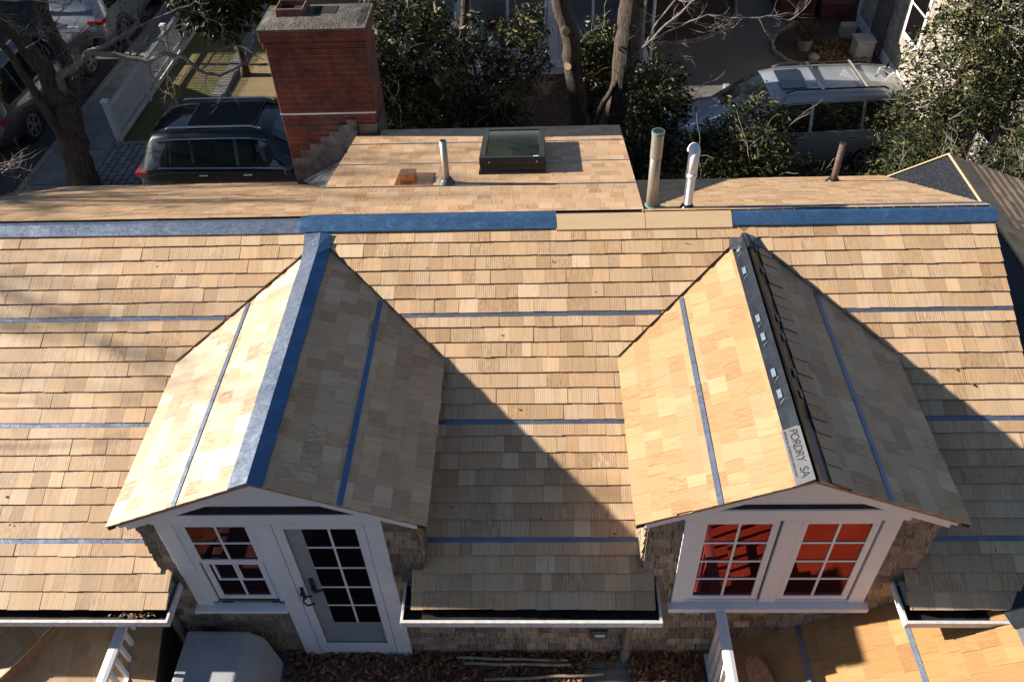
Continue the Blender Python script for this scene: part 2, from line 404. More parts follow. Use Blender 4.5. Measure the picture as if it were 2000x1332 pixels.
# ------------------------------------------------------------------ shingles
def clip(poly, a, b, c):      # keep a*u + b*s <= c
    out = []
    for i in range(len(poly)):
        p, q = poly[i], poly[(i + 1) % len(poly)]
        dp, dq = a * p[0] + b * p[1] - c, a * q[0] + b * q[1] - c
        if dp <= 0: out.append(p)
        if (dp < 0 < dq) or (dq < 0 < dp):
            t = dp / (dp - dq); out.append((p[0] + (q[0] - p[0]) * t, p[1] + (q[1] - p[1]) * t))
    return out
def shingles(mb, O, U, S, u0, u1, s_lo, s_hi, regions, expo=.14, t=.022, wid=(.085, .22), seed=1, gap=.0016,
             jit=.0025, palebias=0.0, mi=0, mie=1, special=.18, fallx=2.3):
    """courses of wedge shingles on the plane O + u*U + s*S; regions = lists of half planes (a,b,c)"""
    r = random.Random(seed); O, U, S = Vector(O), Vector(U).normalized(), Vector(S).normalized(); N = U.cross(S).normalized()
    fall = fallx * expo
    rows = int(math.ceil((s_hi - s_lo) / expo - 1e-6))
    for k in range(rows):
        sb = s_lo + k * expo; ph = r.random() * 6
        st = min(sb + expo + .03, s_hi + .001)
        u = u0 - r.random() * .1
        while u < u1:
            wd = r.uniform(*wid) * (1.25 if r.random() < .12 else 1)
            a, b = max(u, u0) + gap / 2, min(u + wd, u1) - gap / 2; u += wd
            if b - a < .012: continue
            js = r.uniform(-jit, jit) + .0025 * sin(a * 1.3 + ph); tj = t * r.uniform(.94, 1.06)
            if r.random() < .03: js -= .005
            base = [(a, sb + js), (b, sb + js + r.uniform(-.0022, .0022)), (b, st), (a, st)]
            tint = (min(1, max(0, r.gauss(.5 + palebias, .33))), r.random(), r.random() if r.random() > special else r.uniform(.9, 1))
            ou, ov = r.random() * 40, r.random() * 40
            for reg in (regions(sb, expo) if callable(regions) else regions):
                pl = base
                for h in reg:
                    pl = clip(pl, *h)
                    if len(pl) < 3: break
                if len(pl) < 3: continue
                def top(p): 
                    return O + U * p[0] + S * p[1] + N * (tj * (1 - (p[1] - sb) / fall))
                tv = [top(p) for p in pl]
                mb.poly(tv, mi, [(p[0] - a + ou, p[1] - sb + ov) for p in pl], tint)
                for i in range(len(pl)):
                    p, q = pl[i], pl[(i + 1) % len(pl)]
                    if p[1] > st - .0015 and q[1] > st - .0015: continue
                    A, B = tv[i], tv[(i + 1) % len(pl)]
                    dep = tj * .62 if p[1] < sb + .01 and q[1] < sb + .01 else tj * .9
                    mb.poly([A, A - N * dep, B - N * dep, B], mie if dep < tj * .8 else mi, [(p[0] + ou, ov), (p[0] + ou, ov + .01), (q[0] + ou, ov + .01), (q[0] + ou, ov)], tint)
def strip(mb, O, U, S, u0, u1, s0, s1, h, th=.003, mi=0, seg=.5):
    O, U, S = Vector(O), Vector(U).normalized(), Vector(S).normalized(); N = U.cross(S).normalized()
    n = max(1, int((u1 - u0) / seg)); r = random.Random(int(u0 * 100 + s0 * 77))
    a, b = O + S * s0 + N * h, O + S * s1 + N * h
    pts = []
    for i in range(n + 1):
        u = u0 + (u1 - u0) * i / n; dz = N * r.uniform(-.0008, .0008)
        pts.append((a + U * u + dz, b + U * u + dz))
    for i in range(n):
        mb.poly([pts[i][0], pts[i + 1][0], pts[i + 1][1], pts[i][1]], mi)
        mb.poly([pts[i][0] - N * th, pts[i + 1][0] - N * th, pts[i + 1][0], pts[i][0]], mi)
    mb.poly([pts[0][0], pts[0][1], pts[0][1] - N * th, pts[0][0] - N * th], mi)
    mb.poly([pts[-1][1], pts[-1][0], pts[-1][0] - N * th, pts[-1][1] - N * th], mi)

# ================================================================== SETTING
G = -ZO
def sheet(name, x0, x1, y0, y1, z, mat, th=.0):
    mb = MB(); mb.poly([(x0, y0, z), (x1, y0, z), (x1, y1, z), (x0, y1, z)]); return struct(name, mb, mat)
sheet('ground', -200, 200, -150, 300, G, M['soil'])
sheet('road', -24, -11.62, -60, 200, G + .004, M['asphalt'])
mb = MB(); mb.box(-11.62, -10.3, -20, 80, G - .1, G + .11)
for k in range(-8, 40): mb.box(-11.5, -10.3, 17.5 + k * 1.5, 17.515 + k * 1.5, G + .108, G + .1125, 1)
struct('sidewalk', mb, [M['concrete'], M['dig']])
mb = MB()
for k in range(-10, 40): mb.box(-11.78, -11.622, k * 1.8, k * 1.8 + 1.79, G - .1, G + .125)
struct('kerb', mb, M['slate'], bevel=.01)
sheet('driveway', -10.3, -2.6, 13.2, 17.72, G + .115, M['pavers'])
sheet('lawn', -10.3, -8.62, 17.82, 40, G + .012, M['lawn'])
sheet('dry_lawn', -8.2, -5.0, 17.82, 40, G + .012, M['drylawn'])
mb = MB()
for k in range(60): mb.box(-8.62, -8.21, 17.85 + k * .42, 17.85 + k * .42 + .405, G - .02, G + .03 + .006 * (k % 3))
struct('path', mb, M['concrete'], bevel=.008)
mb = MB()
for k in range(26): mb.box(-10.25 + k * .3, -10.25 + k * .3 + .29, 17.72, 17.82, G - .02, G + .13)
struct('lawn_edging', mb, M['slate'], bevel=.01)
sheet('mulch_bed', -5.0, 2.8, 12, 21.4, G + .008, M['mulch'])
mb = MB(); pts = [(3.0, 14, 0), (8.4, 14, 0), (8.3, 20.6, 0), (7.0, 20.95, 0), (6.5, 21.4, 0), (6.3, 22.1, 0), (6.55, 23.0, 0), (7.2, 23.9, 0), (7.6, 26, 0), (5.9, 26, 0), (5.7, 24.4, 0), (5.1, 23.3, 0), (4.2, 22.75, 0), (3.0, 22.6, 0)]
mb.poly([(p[0], p[1], G + .016) for p in pts]); struct('gravel_drive', mb, M['gravel'])
sheet('planting_bed', 2.8, 16, 10, 40, G + .009, M['mulch'])
def edging(pts, nm):
    mb = MB()
    P = [Vector((a, b, 0)) for a, b in pts]; r = random.Random(len(pts))
    for i in range(len(P) - 1):
        d = P[i + 1] - P[i]; n = max(1, round(d.length / .2)); u = d.normalized(); v = Vector((-u.y, u.x, 0))
        for k in range(n):
            c = P[i] + d * ((k + .5) / n); h = .05 + r.random() * .02
            mb.obox((c.x, c.y, G + h), u * (d.length / n / 2 * .93), v * .045, (0, 0, h))
    return struct(nm, mb, M['slate'], bevel=.008)
edging([(3.0, 22.65), (3.7, 22.62), (4.3, 22.8), (5.0, 23.2), (5.5, 23.9), (5.75, 24.6), (5.95, 26)], 'brick_edging')
edging([(8.3, 20.55), (7.5, 20.7), (6.9, 20.98), (6.5, 21.4), (6.3, 22.0), (6.35, 22.5), (6.6, 23.05), (7.2, 23.7)], 'stone_edging')

# ================================================================== THE HOUSE
H = thing('shingled_house', 'grey shingled house with freshly laid pale cedar roof, two gabled dormers and a brick chimney', 'house', (0, 6.4, G))
YW = 3.65                      # front wall plane
RC = -7.815                      # main roof: z = .5 y + RC
sl_ = sqrt(1.25)
RO = Vector((0, 3.365, RC + .5 * 3.365)); RS = Vector((0, 1, .5)).normalized(); RU = Vector((1, 0, 0))
RN = RU.cross(RS)
def s_of_y(y): return (y - 3.365) * sl_
S_TOP = s_of_y(6.42); S_END = s_of_y(6.385)
S_WALL = s_of_y(YW); S_VB = s_of_y(5.23); S_PK = s_of_y(6.27)
DL, DR = -2.06, 1.84           # dormer crest x
EX = 1.07                      # dormer half width of walls
ev = .035
def valley(xc, side):          # half planes describing the roof beside a dormer, side=-1 left of it
    # above valley bottom: |x-xc| >= 1.18*(S_PK-s)/(S_PK-S_VB)+ev
    k = 1.18 / (S_PK - S_VB)
    up = (0,0,0) # - k*s <= -(side*xc+k*S_PK+ev)
    up = (-side, -k, -side * xc - k * S_PK - ev)
    return up
XL0 = -6.6; XR = 4.09
EXPO = (S_TOP) / 24.35
def reg_between(xa, xb, da, db):
    """roof field between x=xa (right side of dormer da or open edge) and x=xb"""
    R_ = []
    # upper
    r1 = [(0, -1, -S_VB)]
    if da is not None: r1.append(valley(da, 1))
    else: r1.append((-1, 0, -xa))
    if db is not None: r1.append(valley(db, -1))
    else: r1.append((1, 0, xb))
    # mid (beside dormer walls)
    sm = 2 * EXPO
    la = (da + EX) if da is not None else xa; lb = (db - EX) if db is not None else xb
    r2 = [(0, 1, S_VB), (0, -1, -S_WALL), (-1, 0, -la), (1, 0, lb)]
    la2 = (da + EX - .085) if da is not None else xa; lb2 = (db - EX + .085) if db is not None else xb
    r3 = [(0, 1, S_WALL), (-1, 0, -la2), (1, 0, lb2)]
    return [r1[1:], [r2[2], r2[3]], r3[1:]]
RG = [reg_between(XL0, 0, None, DL), reg_between(0, 0, DL, DR), reg_between(0, XR, DR, None)]
def regs(sb, ex):               # whole courses: wide at the eave, narrower beside the dormer walls, then along the valleys
    q = 2 if sb < 1.5 * ex else (1 if sb + .5 * ex < S_VB else 0)
    return [g[q] for g in RG]
mb = MB()
shingles(mb, RO, RU, RS, XL0, XR, 0, S_END, regs, expo=EXPO, t=.032, seed=11, wid=(.085, .21))
# sheathing under the shingles
for a, b, y0, y1 in ((XL0 + .01, XR - .02, 5.3, 6.5), (XL0 + .01, DL - EX + .06, 3.40, 5.3), (DL + EX - .06, DR - EX + .06, 3.40, 5.3), (DR + EX - .06, XR - .02, 3.40, 5.3)):
    mb.poly([(a, y0, .5 * y0 + RC - .004), (b, y0, .5 * y0 + RC - .004), (b, y1, .5 * y1 + RC - .004), (a, y1, .5 * y1 + RC - .004)], 2)
roof = mb.build('cedar_roof', [M['cedar'], M['cedar_edge'], M['underlay']], H)
tag(roof, 'large front slope of new pale cedar shingles between the gutters and the ridge')
# horizontal metal strips every seventh course
def fieldx(s, side):           # x where the roof field ends at height s beside a dormer
    if s > S_VB: return 1.18 * (S_PK - s) / (S_PK - S_VB) + ev
    return EX
for k in (4, 11, 18):
    s1 = k * EXPO + .004; s0 = s1 - .044; e = fieldx(s0, 1)
    for a, b in ((XL0, DL - e), (DL + e, DR - e), (DR + e, XR)):
        mb = MB(); strip(mb, RO, RU, RS, a, b, s0, s1 + .02, .0245, seg=.3)
        mb.build('metal_strip', M['zinc'], roof)
# valley flashings (dark open metal)
for xc in (DL, DR):
    for sd in (-1, 1):
        mb = MB()
        p0 = (xc, 6.30); p1 = (xc + sd * 1.22, 5.20)
        pts = []
        for (x, y, o1, o2) in ((p0[0], p0[1], -.05, .10), (p1[0], p1[1], -.05, .10)):
            for o in (o1, o2): pts.append((x + sd * o, y, .5 * y + RC + (.004 if o > 0 else .0)))
        mb.poly([pts[0], pts[1], pts[3], pts[2]])
        mb.build('valley_flashing', M['flash'], roof)

# ---- back slope of the main roof
BO = Vector((0, 8.75, -1.3 - .5 * 8.75)); BU = Vector((-1, 0, 0)); BS = Vector((0, -1, .5)).normalized()
def back(mbx, xa, xb, ylo, regs_, seed):
    O = Vector((0, ylo, -1.3 - .5 * ylo)); L = (ylo - 6.5) * sl_
    shingles(mbx, O, BU, BS, -xb, -xa, 0, L, regs_(L), expo=.128, t=.016, seed=seed, wid=(.08, .18))
    mbx.poly([(xa, 6.5, -4.555), (xb, 6.5, -4.555), (xb, ylo, -1.305 - .5 * ylo), (xa, ylo, -1.305 - .5 * ylo)], 2)
mb = MB()
# left part: rake trimmed as it goes down
back(mb, -6.6, -2.2, 9.16, lambda L: [[(1, -.18, 6.15 - .0)]], 21)
bk = mb.build('back_roof_left', [M['cedar_fine'], M['cedar_edge'], M['underlay']], H)
bk.name = 'rear_cedar_roof'; tag(bk, 'rear cedar slope left of the flat-pitched wing, streaked with branch shadows')
mb = MB(); back(mb, .93, 4.09, 8.74, lambda L: [[]], 22)
bk2 = mb.build('rear_cedar_roof', [M['cedar_fine'], M['cedar_edge'], M['underlay']], H)
tag(bk2, 'rear cedar slope right of the wing with three vent pipes')

# ---- rear shed wing
WS = .23; WX0, WX1, WY = -2.21, .945, 9.17
def wz(y): return -4.55 - WS * (y - 6.5)
WO = Vector((0, WY, wz(WY))); WSv = Vector((0, -1, WS)).normalized(); WL = (WY - 6.54) * sqrt(1 + WS * WS)
mb = MB()
fl = sqrt(1 + WS * WS)
chim_reg = []
sc0 = (WY - 8.98) * fl   # chimney footprint removed
shingles(mb, WO, Vector((-1, 0, 0)), WSv, -WX1, -WX0, 0, WL, [[(0, -1, -sc0)], [(0, 1, sc0), (1, 0, 1.93)]], expo=.126, t=.013, seed=31, wid=(.09, .16), special=.1)
mb.poly([(WX0 + .01, 6.50, wz(6.50) - .012), (WX1 - .01, 6.50, wz(6.50) - .012), (WX1 - .01, WY - .01, wz(WY - .01) - .004), (WX0 + .01, WY - .01, wz(WY - .01) - .004)], 2)
wing = mb.build('wing_roof', [M['cedar_fine'], M['cedar_edge'], M['underlay']], H)
tag(wing, 'low pitched rear roof carrying the skylight and the copper vent')
for yy in (7.24, 7.92, 8.62):
    s0 = (WY - yy) * fl
    mb = MB(); strip(mb, WO, Vector((-1, 0, 0)), WSv, -WX1, -WX0, s0 - .012, s0 + .014, .0135, seg=.4)
    mb.build('metal_strip', M['zinc'], wing)
mb = MB()
# wing side and rear walls
for x, sx in ((WX0 + .04, 1), (WX1 - .04, -1)):
    mb.prism([(x, 6.5, -5.0), (x, 6.5, wz(6.5) - .02), (x, WY - .06, wz(WY - .06) - .02), (x, WY - .06, -7.2)], (sx * .05, 0, 0))
mb.box(WX0 + .04, WX1 - .04, WY - .12, WY - .06, -8, wz(WY) - .02)
mb.build('wing_wall', M['white_dirty'], H)

# ---- ridge: zinc caps and the bare boards between them
def ridgecap(xa, xb, lift, mat, name, yf=6.335, yb=6.66, boards=False):
    mb = MB(); yr = 6.465; h = lift
    seg = max(2, int((xb - xa) / .45)); r = random.Random(int(xa * 91))
    secs = []
    for i in range(seg + 1):
        x = xa + (xb - xa) * i / seg; wv = r.uniform(-.003, .003); q = r.uniform(-.004, .004)
        zf = .5 * yf + RC + .044 + h; zr = .5 * yr + RC + .036 + h; zb = -1.3 - .5 * yb + .012 + h
        secs.append([(x, yf + q, zf - .012), (x, yf + q, zf + wv), (x, yr - .02, zr - .006 + wv), (x, yr + .02, zr - .006 + wv), (x, yb, zb), (x, yb, zb - .012)])
    for i in range(seg):
        for j in range(5):
            a, b = secs[i], secs[i + 1]; mb.poly([a[j], b[j], b[j + 1], a[j + 1]])
    for q, fl_ in ((secs[0], 1), (secs[-1], -1)):
        p = [q[k] for k in (0, 1, 2, 3, 4, 5)]; mb.poly(p if fl_ < 0 else p[::-1])
    return mb.build(name, mat, roof)
rc1 = ridgecap(-6.6, -2.20, .002, M['zinc'], 'ridge_cap'); tag(rc1, 'weathered blue-grey ridge flashing left of the left dormer')
rc2 = ridgecap(-2.26, .13, .008, M['blue'], 'ridge_cap', yb=6.53); tag(rc2, 'blue metal ridge flashing ending at the bare ridge boards')
rc3 = ridgecap(1.74, 4.12, .008, M['blue'], 'ridge_cap'); tag(rc3, 'blue metal ridge flashing at the right end')
for xa, xb in ((.13, .945), (.95, 1.735)):
    mb = MB(); r = random.Random(3)
    yf, yr = 6.325, 6.47
    for (ya, yb2) in ((yf, yr), ):
        A = Vector((xa, ya, .5 * ya + RC + .045)); B = Vector((xb, ya, .5 * ya + RC + .045)); T = Vector((0, yb2 - ya, .5 * (yb2 - ya)))
        t1 = (.6, .3, .5)
        P = [A, B, B + T, A + T]
        mb.poly(P, 0, [(0, 0), (0, xb - xa), (.3, xb - xa), (.3, 0)], t1)
        d = Vector((0, 0, -.028))
        mb.poly([A + d, B + d, B, A], 0, [(0, 0), (0, 1), (.03, 1), (.03, 0)], t1)
        mb.poly([B + d, B + T + d, B + T, B], 0, [(0, 0), (0, 1), (.03, 1), (.03, 0)], t1)
        mb.poly([A + T + d, A + d, A, A + T], 0, [(0, 0), (0, 1), (.03, 1), (.03, 0)], t1)
        C2 = A + T; D2 = B + T; E2 = Vector((0, .19, -.095)) if xa > .5 else Vector((0, .03, -.02))
        mb.poly([C2, D2, D2 + E2, C2 + E2], 0, [(0, 0), (0, xb - xa), (.2, xb - xa), (.2, 0)], t1)
        mb.poly([D2, D2 + d, D2 + E2 + d, D2 + E2], 0, [(0, 0), (0, 1), (.03, 1), (.03, 0)], t1)
        mb.poly([C2 + E2, D2 + E2, D2 + E2 + d, C2 + E2 + d], 0, [(0, 0), (0, 1), (.03, 1), (.03, 0)], t1)
    mb.build('ridge_board', M['cedar_board'], roof)

# ---- rake trim, right gable end
mb = MB()
mb.prism([(4.03, 3.4, .5 * 3.4 + RC - .01), (4.03, 6.5, .5 * 6.5 + RC - .01), (4.03, 8.7, -1.31 - .5 * 8.7), (4.03, 8.7, -1.5 - .5 * 8.7), (4.03, 6.5, -4.75), (4.03, 3.4, .5 * 3.4 + RC - .2)], (.035, 0, 0))
mb.build('rake_board', M['white_dirty'], H)
mb = MB(); mb.prism([(3.98, YW, G), (3.98, YW, .5 * YW + RC - .02), (3.98, 6.5, -4.58), (3.98, 8.4, -5.53), (3.98, 8.4, G)], (.05, 0, 0))
mb.box(-6.3, 3.98, 8.35, 8.4, G, -5.62)
mb.prism([(-6.3, YW, G), (-6.3, YW, .5 * YW + RC - .02), (-6.3, 6.5, -4.58), (-6.3, 8.4, -5.53), (-6.3, 8.4, G)], (.05, 0, 0))
mb.build('end_wall', M['creamshingle'], H)

# ---- front wall of weathered shingles
def wallfield(mbx, O, U, u0, u1, z0, z1, regs_, seed, expo=.104, t=.026):
    shingles(mbx, O, U, Vector((0, 0, 1)), u0, u1, z0, z1, regs_, expo=expo, t=t, wid=(.10, .18), seed=seed, gap=.006, jit=.010, special=.5, fallx=1.7)
mb = MB()
# U=(1,0,0), S=z -> normal = x cross z = -y : faces the camera
WO_ = Vector((0, YW, 0))
zE = -6.0
def rake_reg(xc):  # wall under a dormer gable
    k = .4167
    return [[(1, 0, xc), (-1, 0, -(xc - EX)), (0, 1, -5.17), (-k, 1, -4.80 - k * xc)], [(-1, 0, -xc), (1, 0, xc + EX), (0, 1, -5.17), (k, 1, -4.80 + k * xc)]]
def minus(regs_, x0, x1, z0, z1):       # leave a rectangular opening out of the shingle field
    out = []
    for g in regs_: out += [g + [(1, 0, x0)], g + [(-1, 0, -x1)], g + [(-1, 0, -x0), (1, 0, x1), (0, 1, z0)], g + [(-1, 0, -x0), (1, 0, x1), (0, -1, -z1)]]
    return out
fld = minus(minus(rake_reg(DL), -2.95, -2.1, -6.48, -5.2), -2.1, -1.25, -7.41, -5.2) + minus(rake_reg(DR), 1.05, 2.60, -6.44, -5.16)
for a, b in ((XL0, DL - EX), (DL + EX, DR - EX), (DR + EX, 3.98)):
    fld.append([(-1, 0, -a), (1, 0, b), (0, 1, -5.97)])
wallfield(mb, WO_, RU, XL0, 3.98, -7.62, -4.75, fld, 41)
# backing, with window and door openings left out of the solid wall is not needed: units stand proud of it
mb.poly([(XL0, YW + .003, -10.3), (4.0, YW + .003, -10.3), (4.0, YW + .003, -6.0), (XL0, YW + .003, -6.0)], 2)
for xc in (DL, DR):
    mb.poly([(xc - EX, YW + .003, -6.0), (xc + EX, YW + .003, -6.0), (xc + EX, YW + .003, -5.2), (xc, YW + .003, -4.78), (xc - EX, YW + .003, -5.2)], 2)
mb.build('shingled_wall', [M['grey_shingle'], M['grey_edge'], M['underlay']], H)
# dormer cheeks
for xc in (DL, DR):
    for sd in (-1, 1):
        mb = MB(); x = xc + sd * EX
        O = Vector((x, 0, 0)); U = Vector((0, sd, 0))      # normal = U x z = (sd,0,0)
        u0, u1 = (3.64, 5.35) if sd > 0 else (-5.35, -3.64)
        # keep z >= .5*y + RC - .01 (y = sd*u)
        wallfield(mb, O, U, u0, u1, -6.06, -5.16, [[(.5 * sd, -1, -RC + .01)]], 50 + sd + int(xc))
        mb.poly([(x - sd * .002, 3.65, -6.0), (x - sd * .002, 5.3, -5.15), (x - sd * .002, 3.65, -5.15)], 2)
        ck = mb.build('dormer_cheek', [M['grey_shingle'], M['grey_edge'], M['underlay']], H)

# ---- dormer roofs
DF = 3.51                      # front edge
def dormer_roof(xc, name, label, seed, mat_l, mat_r, capped):
    k = .435; cl = sqrt(1 + k * k); zc = -4.680; HW = 1.185; Lh = HW * cl
    out = None
    for sd in (-1, 1):
        mb = MB()
        S = Vector((-sd, 0, k)).normalized(); U = Vector((0, -sd, 0)); N = U.cross(S)
        if N.z < 0: U = -U
        O = Vector((xc + sd * HW, 0, zc - k * HW)); sg = U.y
        # meets main roof: zc - k*(HW - s/cl) >= .5*y + RC  ->  y <= (zc - k*HW + k*s/cl - RC)/.5 ; y = sg*u
        A = 2 * (zc - k * HW - RC) ; Bc = 2 * k / cl
        reg = [[(sg, -Bc, A + .02)]]
        ya, yb = DF, 6.36
        u0, u1 = (ya, yb) if sg > 0 else (-yb, -ya)
        shingles(mb, O, U, S, u0, u1, -.005, Lh - .01, reg, expo=.142, t=.012, seed=seed + sd, wid=(.09, .21), palebias=.08, fallx=3.4)
        ztop = zc - .004
        yk = lambda dx: 2 * (zc - k * dx - RC)
        mb.poly([(xc + sd * (HW - .01), DF + .01, zc - k * (HW - .01) - .003), (xc + sd * (HW - .01), yk(HW), zc - k * (HW - .01) - .003), (xc, yk(0) - .02, zc - .003), (xc, DF + .01, zc - .003)], 2)
        for q, (lift, yy) in enumerate(((-.004, DF + .004), (-.020, DF + .014))):
            mb.prism([(xc, yy, zc + lift), (xc + sd * (HW - .004 - .02 * q), yy, zc + lift - k * (HW - .004 - .02 * q)), (xc + sd * (HW - .004 - .02 * q), yy, zc + lift - .017 - k * (HW - .004 - .02 * q)), (xc, yy, zc + lift - .017)], (0, .03, 0), 3)
        # eave and soffit board
        mb.obox((xc + sd * (HW - .03), (DF + 5.2) / 2, zc - k * (HW - .03) - .022), (.03, 0, -.03 * k * sd), (0, (5.2 - DF) / 2, 0), (0, 0, .014), 2)
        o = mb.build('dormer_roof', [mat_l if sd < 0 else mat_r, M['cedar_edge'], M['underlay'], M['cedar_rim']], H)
        tag(o, label % ('left' if sd < 0 else 'right'))
        # metal strip down the slope at mid height
        xs = {(-1, DL): .605, (1, DL): .595, (-1, DR): .61, (1, DR): .565}[(sd, xc)]
        s1 = (HW - xs) * cl; mbs = MB()
        yend = min(yk(xs) - .02, 6.3)
        a, b = (DF - .004, yend) if sg > 0 else (-yend, -DF + .004)
        strip(mbs, O, U, S, a, b, s1 - .019, s1 + .022, .0155, seg=.3)
        mbs.build('metal_strip', M['zinc'] if sd < 0 else M['blue'], o)  # sunlit side grey zinc, shaded side its sky-blue copy
        out = o if sd < 0 else out
        if capped:
            mbc = MB(); r = random.Random(9); w_ = .15 if sd < 0 else .10
            n = 22; secs = []
            for i in range(n + 1):
                y = DF - .012 + (6.335 - DF) * i / n; q = r.uniform(-.003, .003); z0 = zc + .034; zm = .5 * y + RC + .045
                secs.append(((xc, y, max(z0, zm + .012)), (xc + sd * w_ + q, y, max(z0 - k * w_ + q * .5, zm)), (xc + sd * w_ + q, y, max(z0 - k * w_ - .018, zm - .02))))
            for i in range(n):
                a, b = secs[i], secs[i + 1]
                for j in range(2):
                    qd = [a[j], a[j + 1], b[j + 1], b[j]]; mbc.poly(qd if sd > 0 else qd[::-1])
            q = [secs[0][0], secs[0][1], secs[0][2], (xc, DF - .012, zc + .01)]; mbc.poly(q)
            mbc.build('ridge_cap', M['zinc'] if sd < 0 else M['blue'], o, smooth=False)  # grey copy on the sunlit half, blue copy on the shaded half
    return out
left_roof = dormer_roof(DL, 'left', 'cedar shingled %s slope of the left dormer with the blue metal ridge', 61, M['cedar_pale_glare'], M['cedar'], True)
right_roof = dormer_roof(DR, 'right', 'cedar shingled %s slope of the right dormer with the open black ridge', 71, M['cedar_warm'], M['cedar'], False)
# right dormer: unfinished crest, black underlayment with printed marks, cedar ridge strip on the far side
k = .435; zc = -4.690
def dpt(side, d, y, h=0):       # point on a right-dormer slope, d metres out from the crest
    n = Vector((side * k, 0, 1)).normalized(); return Vector((DR + side * d, y, zc - k * d)) + n * h
mb = MB(); r = random.Random(5); n = 26
for sd, d0, d1 in ((-1, 0, .115), (1, 0, .10)):
    prev = None
    for i in range(n + 1):
        y = 3.98 + (6.28 - 3.98) * i / n; q = r.uniform(0, .009)
        row = [dpt(sd, d0 - .0, y, .046 + q), dpt(sd, (d0 + d1) / 2, y, .030 + r.uniform(0, .006)), dpt(sd, d1, y, .024)]
        if prev:
            for j in range(2):
                qd = [prev[j], prev[j + 1], row[j + 1], row[j]]; mb.poly(qd if sd > 0 else qd[::-1])
        prev = row
fe = mb.build('underlayment', M['feltplain'], right_roof, smooth=False); tag(fe, 'black underlayment with white printed marks folded over the crest')
mb = MB()
for sd, d1 in ((-1, .125), (1, .085)):
    prev = None
    for i in range(7):
        y = DF - .004 + (3.995 - DF) * i / 6
        row = [dpt(sd, 0, y, .05), dpt(sd, d1, y, .027)]
        if prev:
            qd = [prev[0], prev[1], row[1], row[0]]; mb.poly(qd if sd > 0 else qd[::-1])
        prev = row
mb.build('underlayment', M['feltgrey'], right_roof)
right_slope = [o for o in H.children if o.get('label', '').startswith('cedar shingled right slope of the right')][0]
mb = MB(); r = random.Random(12); y = DF
while y < 6.2:
    y2 = min(y + r.uniform(.13, .2), 6.2)
    hA, hB = .028 + r.uniform(-.002, .004), .030
    P = [dpt(1, .085, y, hA + .012), dpt(1, .215, y, hA + .004), dpt(1, .215, y2 - .003, hA), dpt(1, .085, y2 - .003, hA + .006)]
    tint = (r.random(), r.random(), r.random())
    o1 = r.random() * 30
    mb.poly(P, 0, [(o1, 0), (o1 + .13, 0), (o1 + .13, .2), (o1, .2)], tint)
    for a, b in ((0, 1), (1, 2), (3, 0)): mb.poly([P[a], P[a] - Vector((0, 0, .025)), P[b] - Vector((0, 0, .025)), P[b]], 1)
    y = y2
mb.build('ridge_shingle', [M['cedar_fine'], M['cedar_edge']], right_slope)
# printed marks
r = random.Random(8)
for y in (6.05, 5.74, 5.12, 4.90, 4.50, 4.28):
    for sd, d in ((-1, .070), (1, .060)):
        mb = MB()
        a, b, c_, d_ = dpt(sd, d - .016, y, .046 if sd < 0 else .047), dpt(sd, d + .014, y, .038), dpt(sd, d + .014, y + .085, .038), dpt(sd, d - .016, y + .085, .046)
        mb.poly([a, b, c_, d_] if sd > 0 else [d_, c_, b, a])
        for _ in range(4):
            dd = .05 + .01 * _; yy = y - .02 - .014 * _; e = r.uniform(.002, .005)
            mb.poly([dpt(sd, dd + e, yy, .042), dpt(sd, dd - e, yy, .045), dpt(sd, dd - e, yy + e * 2, .045), dpt(sd, dd + e, yy + e * 2, .042)])
        mb.build('printed_label', M['print_white'], fe)
def text(body, size, mat, parent, origin, xdir, ydir, name, shear=0, extrude=.0005, wid=1.0):
    cu = bpy.data.curves.new(name, 'FONT'); cu.body = body; cu.size = size; cu.extrude = extrude; cu.shear = shear
    cu.space_character = wid
    o = bpy.data.objects.new(name, cu); C.objects.link(o)
    dg = bpy.context.evaluated_depsgraph_get(); me = bpy.data.meshes.new_from_object(o.evaluated_get(dg))
    C.objects.unlink(o); bpy.data.objects.remove(o)
    me.materials.clear(); me.materials.append(mat)
    x = Vector(xdir).normalized(); yv = Vector(ydir).normalized(); z = x.cross(yv).normalized()
    mt = Matrix(((x.x, yv.x, z.x, 0), (x.y, yv.y, z.y, 0), (x.z, yv.z, z.z, 0), (0, 0, 0, 1)))
    me.transform(mt); off = BASE.get(parent.name, Vector())
    me.transform(Matrix.Translation(Vector(origin) - off))
    n = bpy.data.objects.new(name, me); C.objects.link(n); n.parent = parent; return n
nL = Vector((-k, 0, 1)).normalized(); xd = Vector((0, -1, 0)); yd = nL.cross(xd)
# lettering runs down the crest towards the front, letter tops towards the crest
yd = dpt(-1, 0, 4, .05) - dpt(-1, .125, 4, .027)
fh = lambda d: .050 - .023 * d / .125 + .0015
text('PORDRY', .084, M['print_black'], right_roof, dpt(-1, .076, 3.975, fh(.076)), xd, yd, 'printed_lettering', shear=.2, wid=.84)
text('SA', .086, M['print_black'], right_roof, dpt(-1, .076, 3.640, fh(.076)), xd, yd, 'printed_lettering', shear=.1, wid=.9)
text('PERMEABLE SELF-ADHERED ROOF UNDERLAYMENT', .0215, M['print_black'], right_roof, dpt(-1, .112, 3.975, fh(.112)), xd, yd, 'printed_lettering', wid=.78)
# lead patch at the head of the right dormer
mb = MB()
mb.poly([(DR - .16, 6.10, -4.70), (DR, 6.08, -4.655), (DR, 6.30, -4.64), (DR - .13, 6.30, -4.66)]); mb.poly([(DR, 6.08, -4.655), (DR + .15, 6.12, -4.70), (DR + .13, 6.30, -4.66), (DR, 6.30, -4.64)])
mb.build('head_flashing', M['lead'], right_roof)

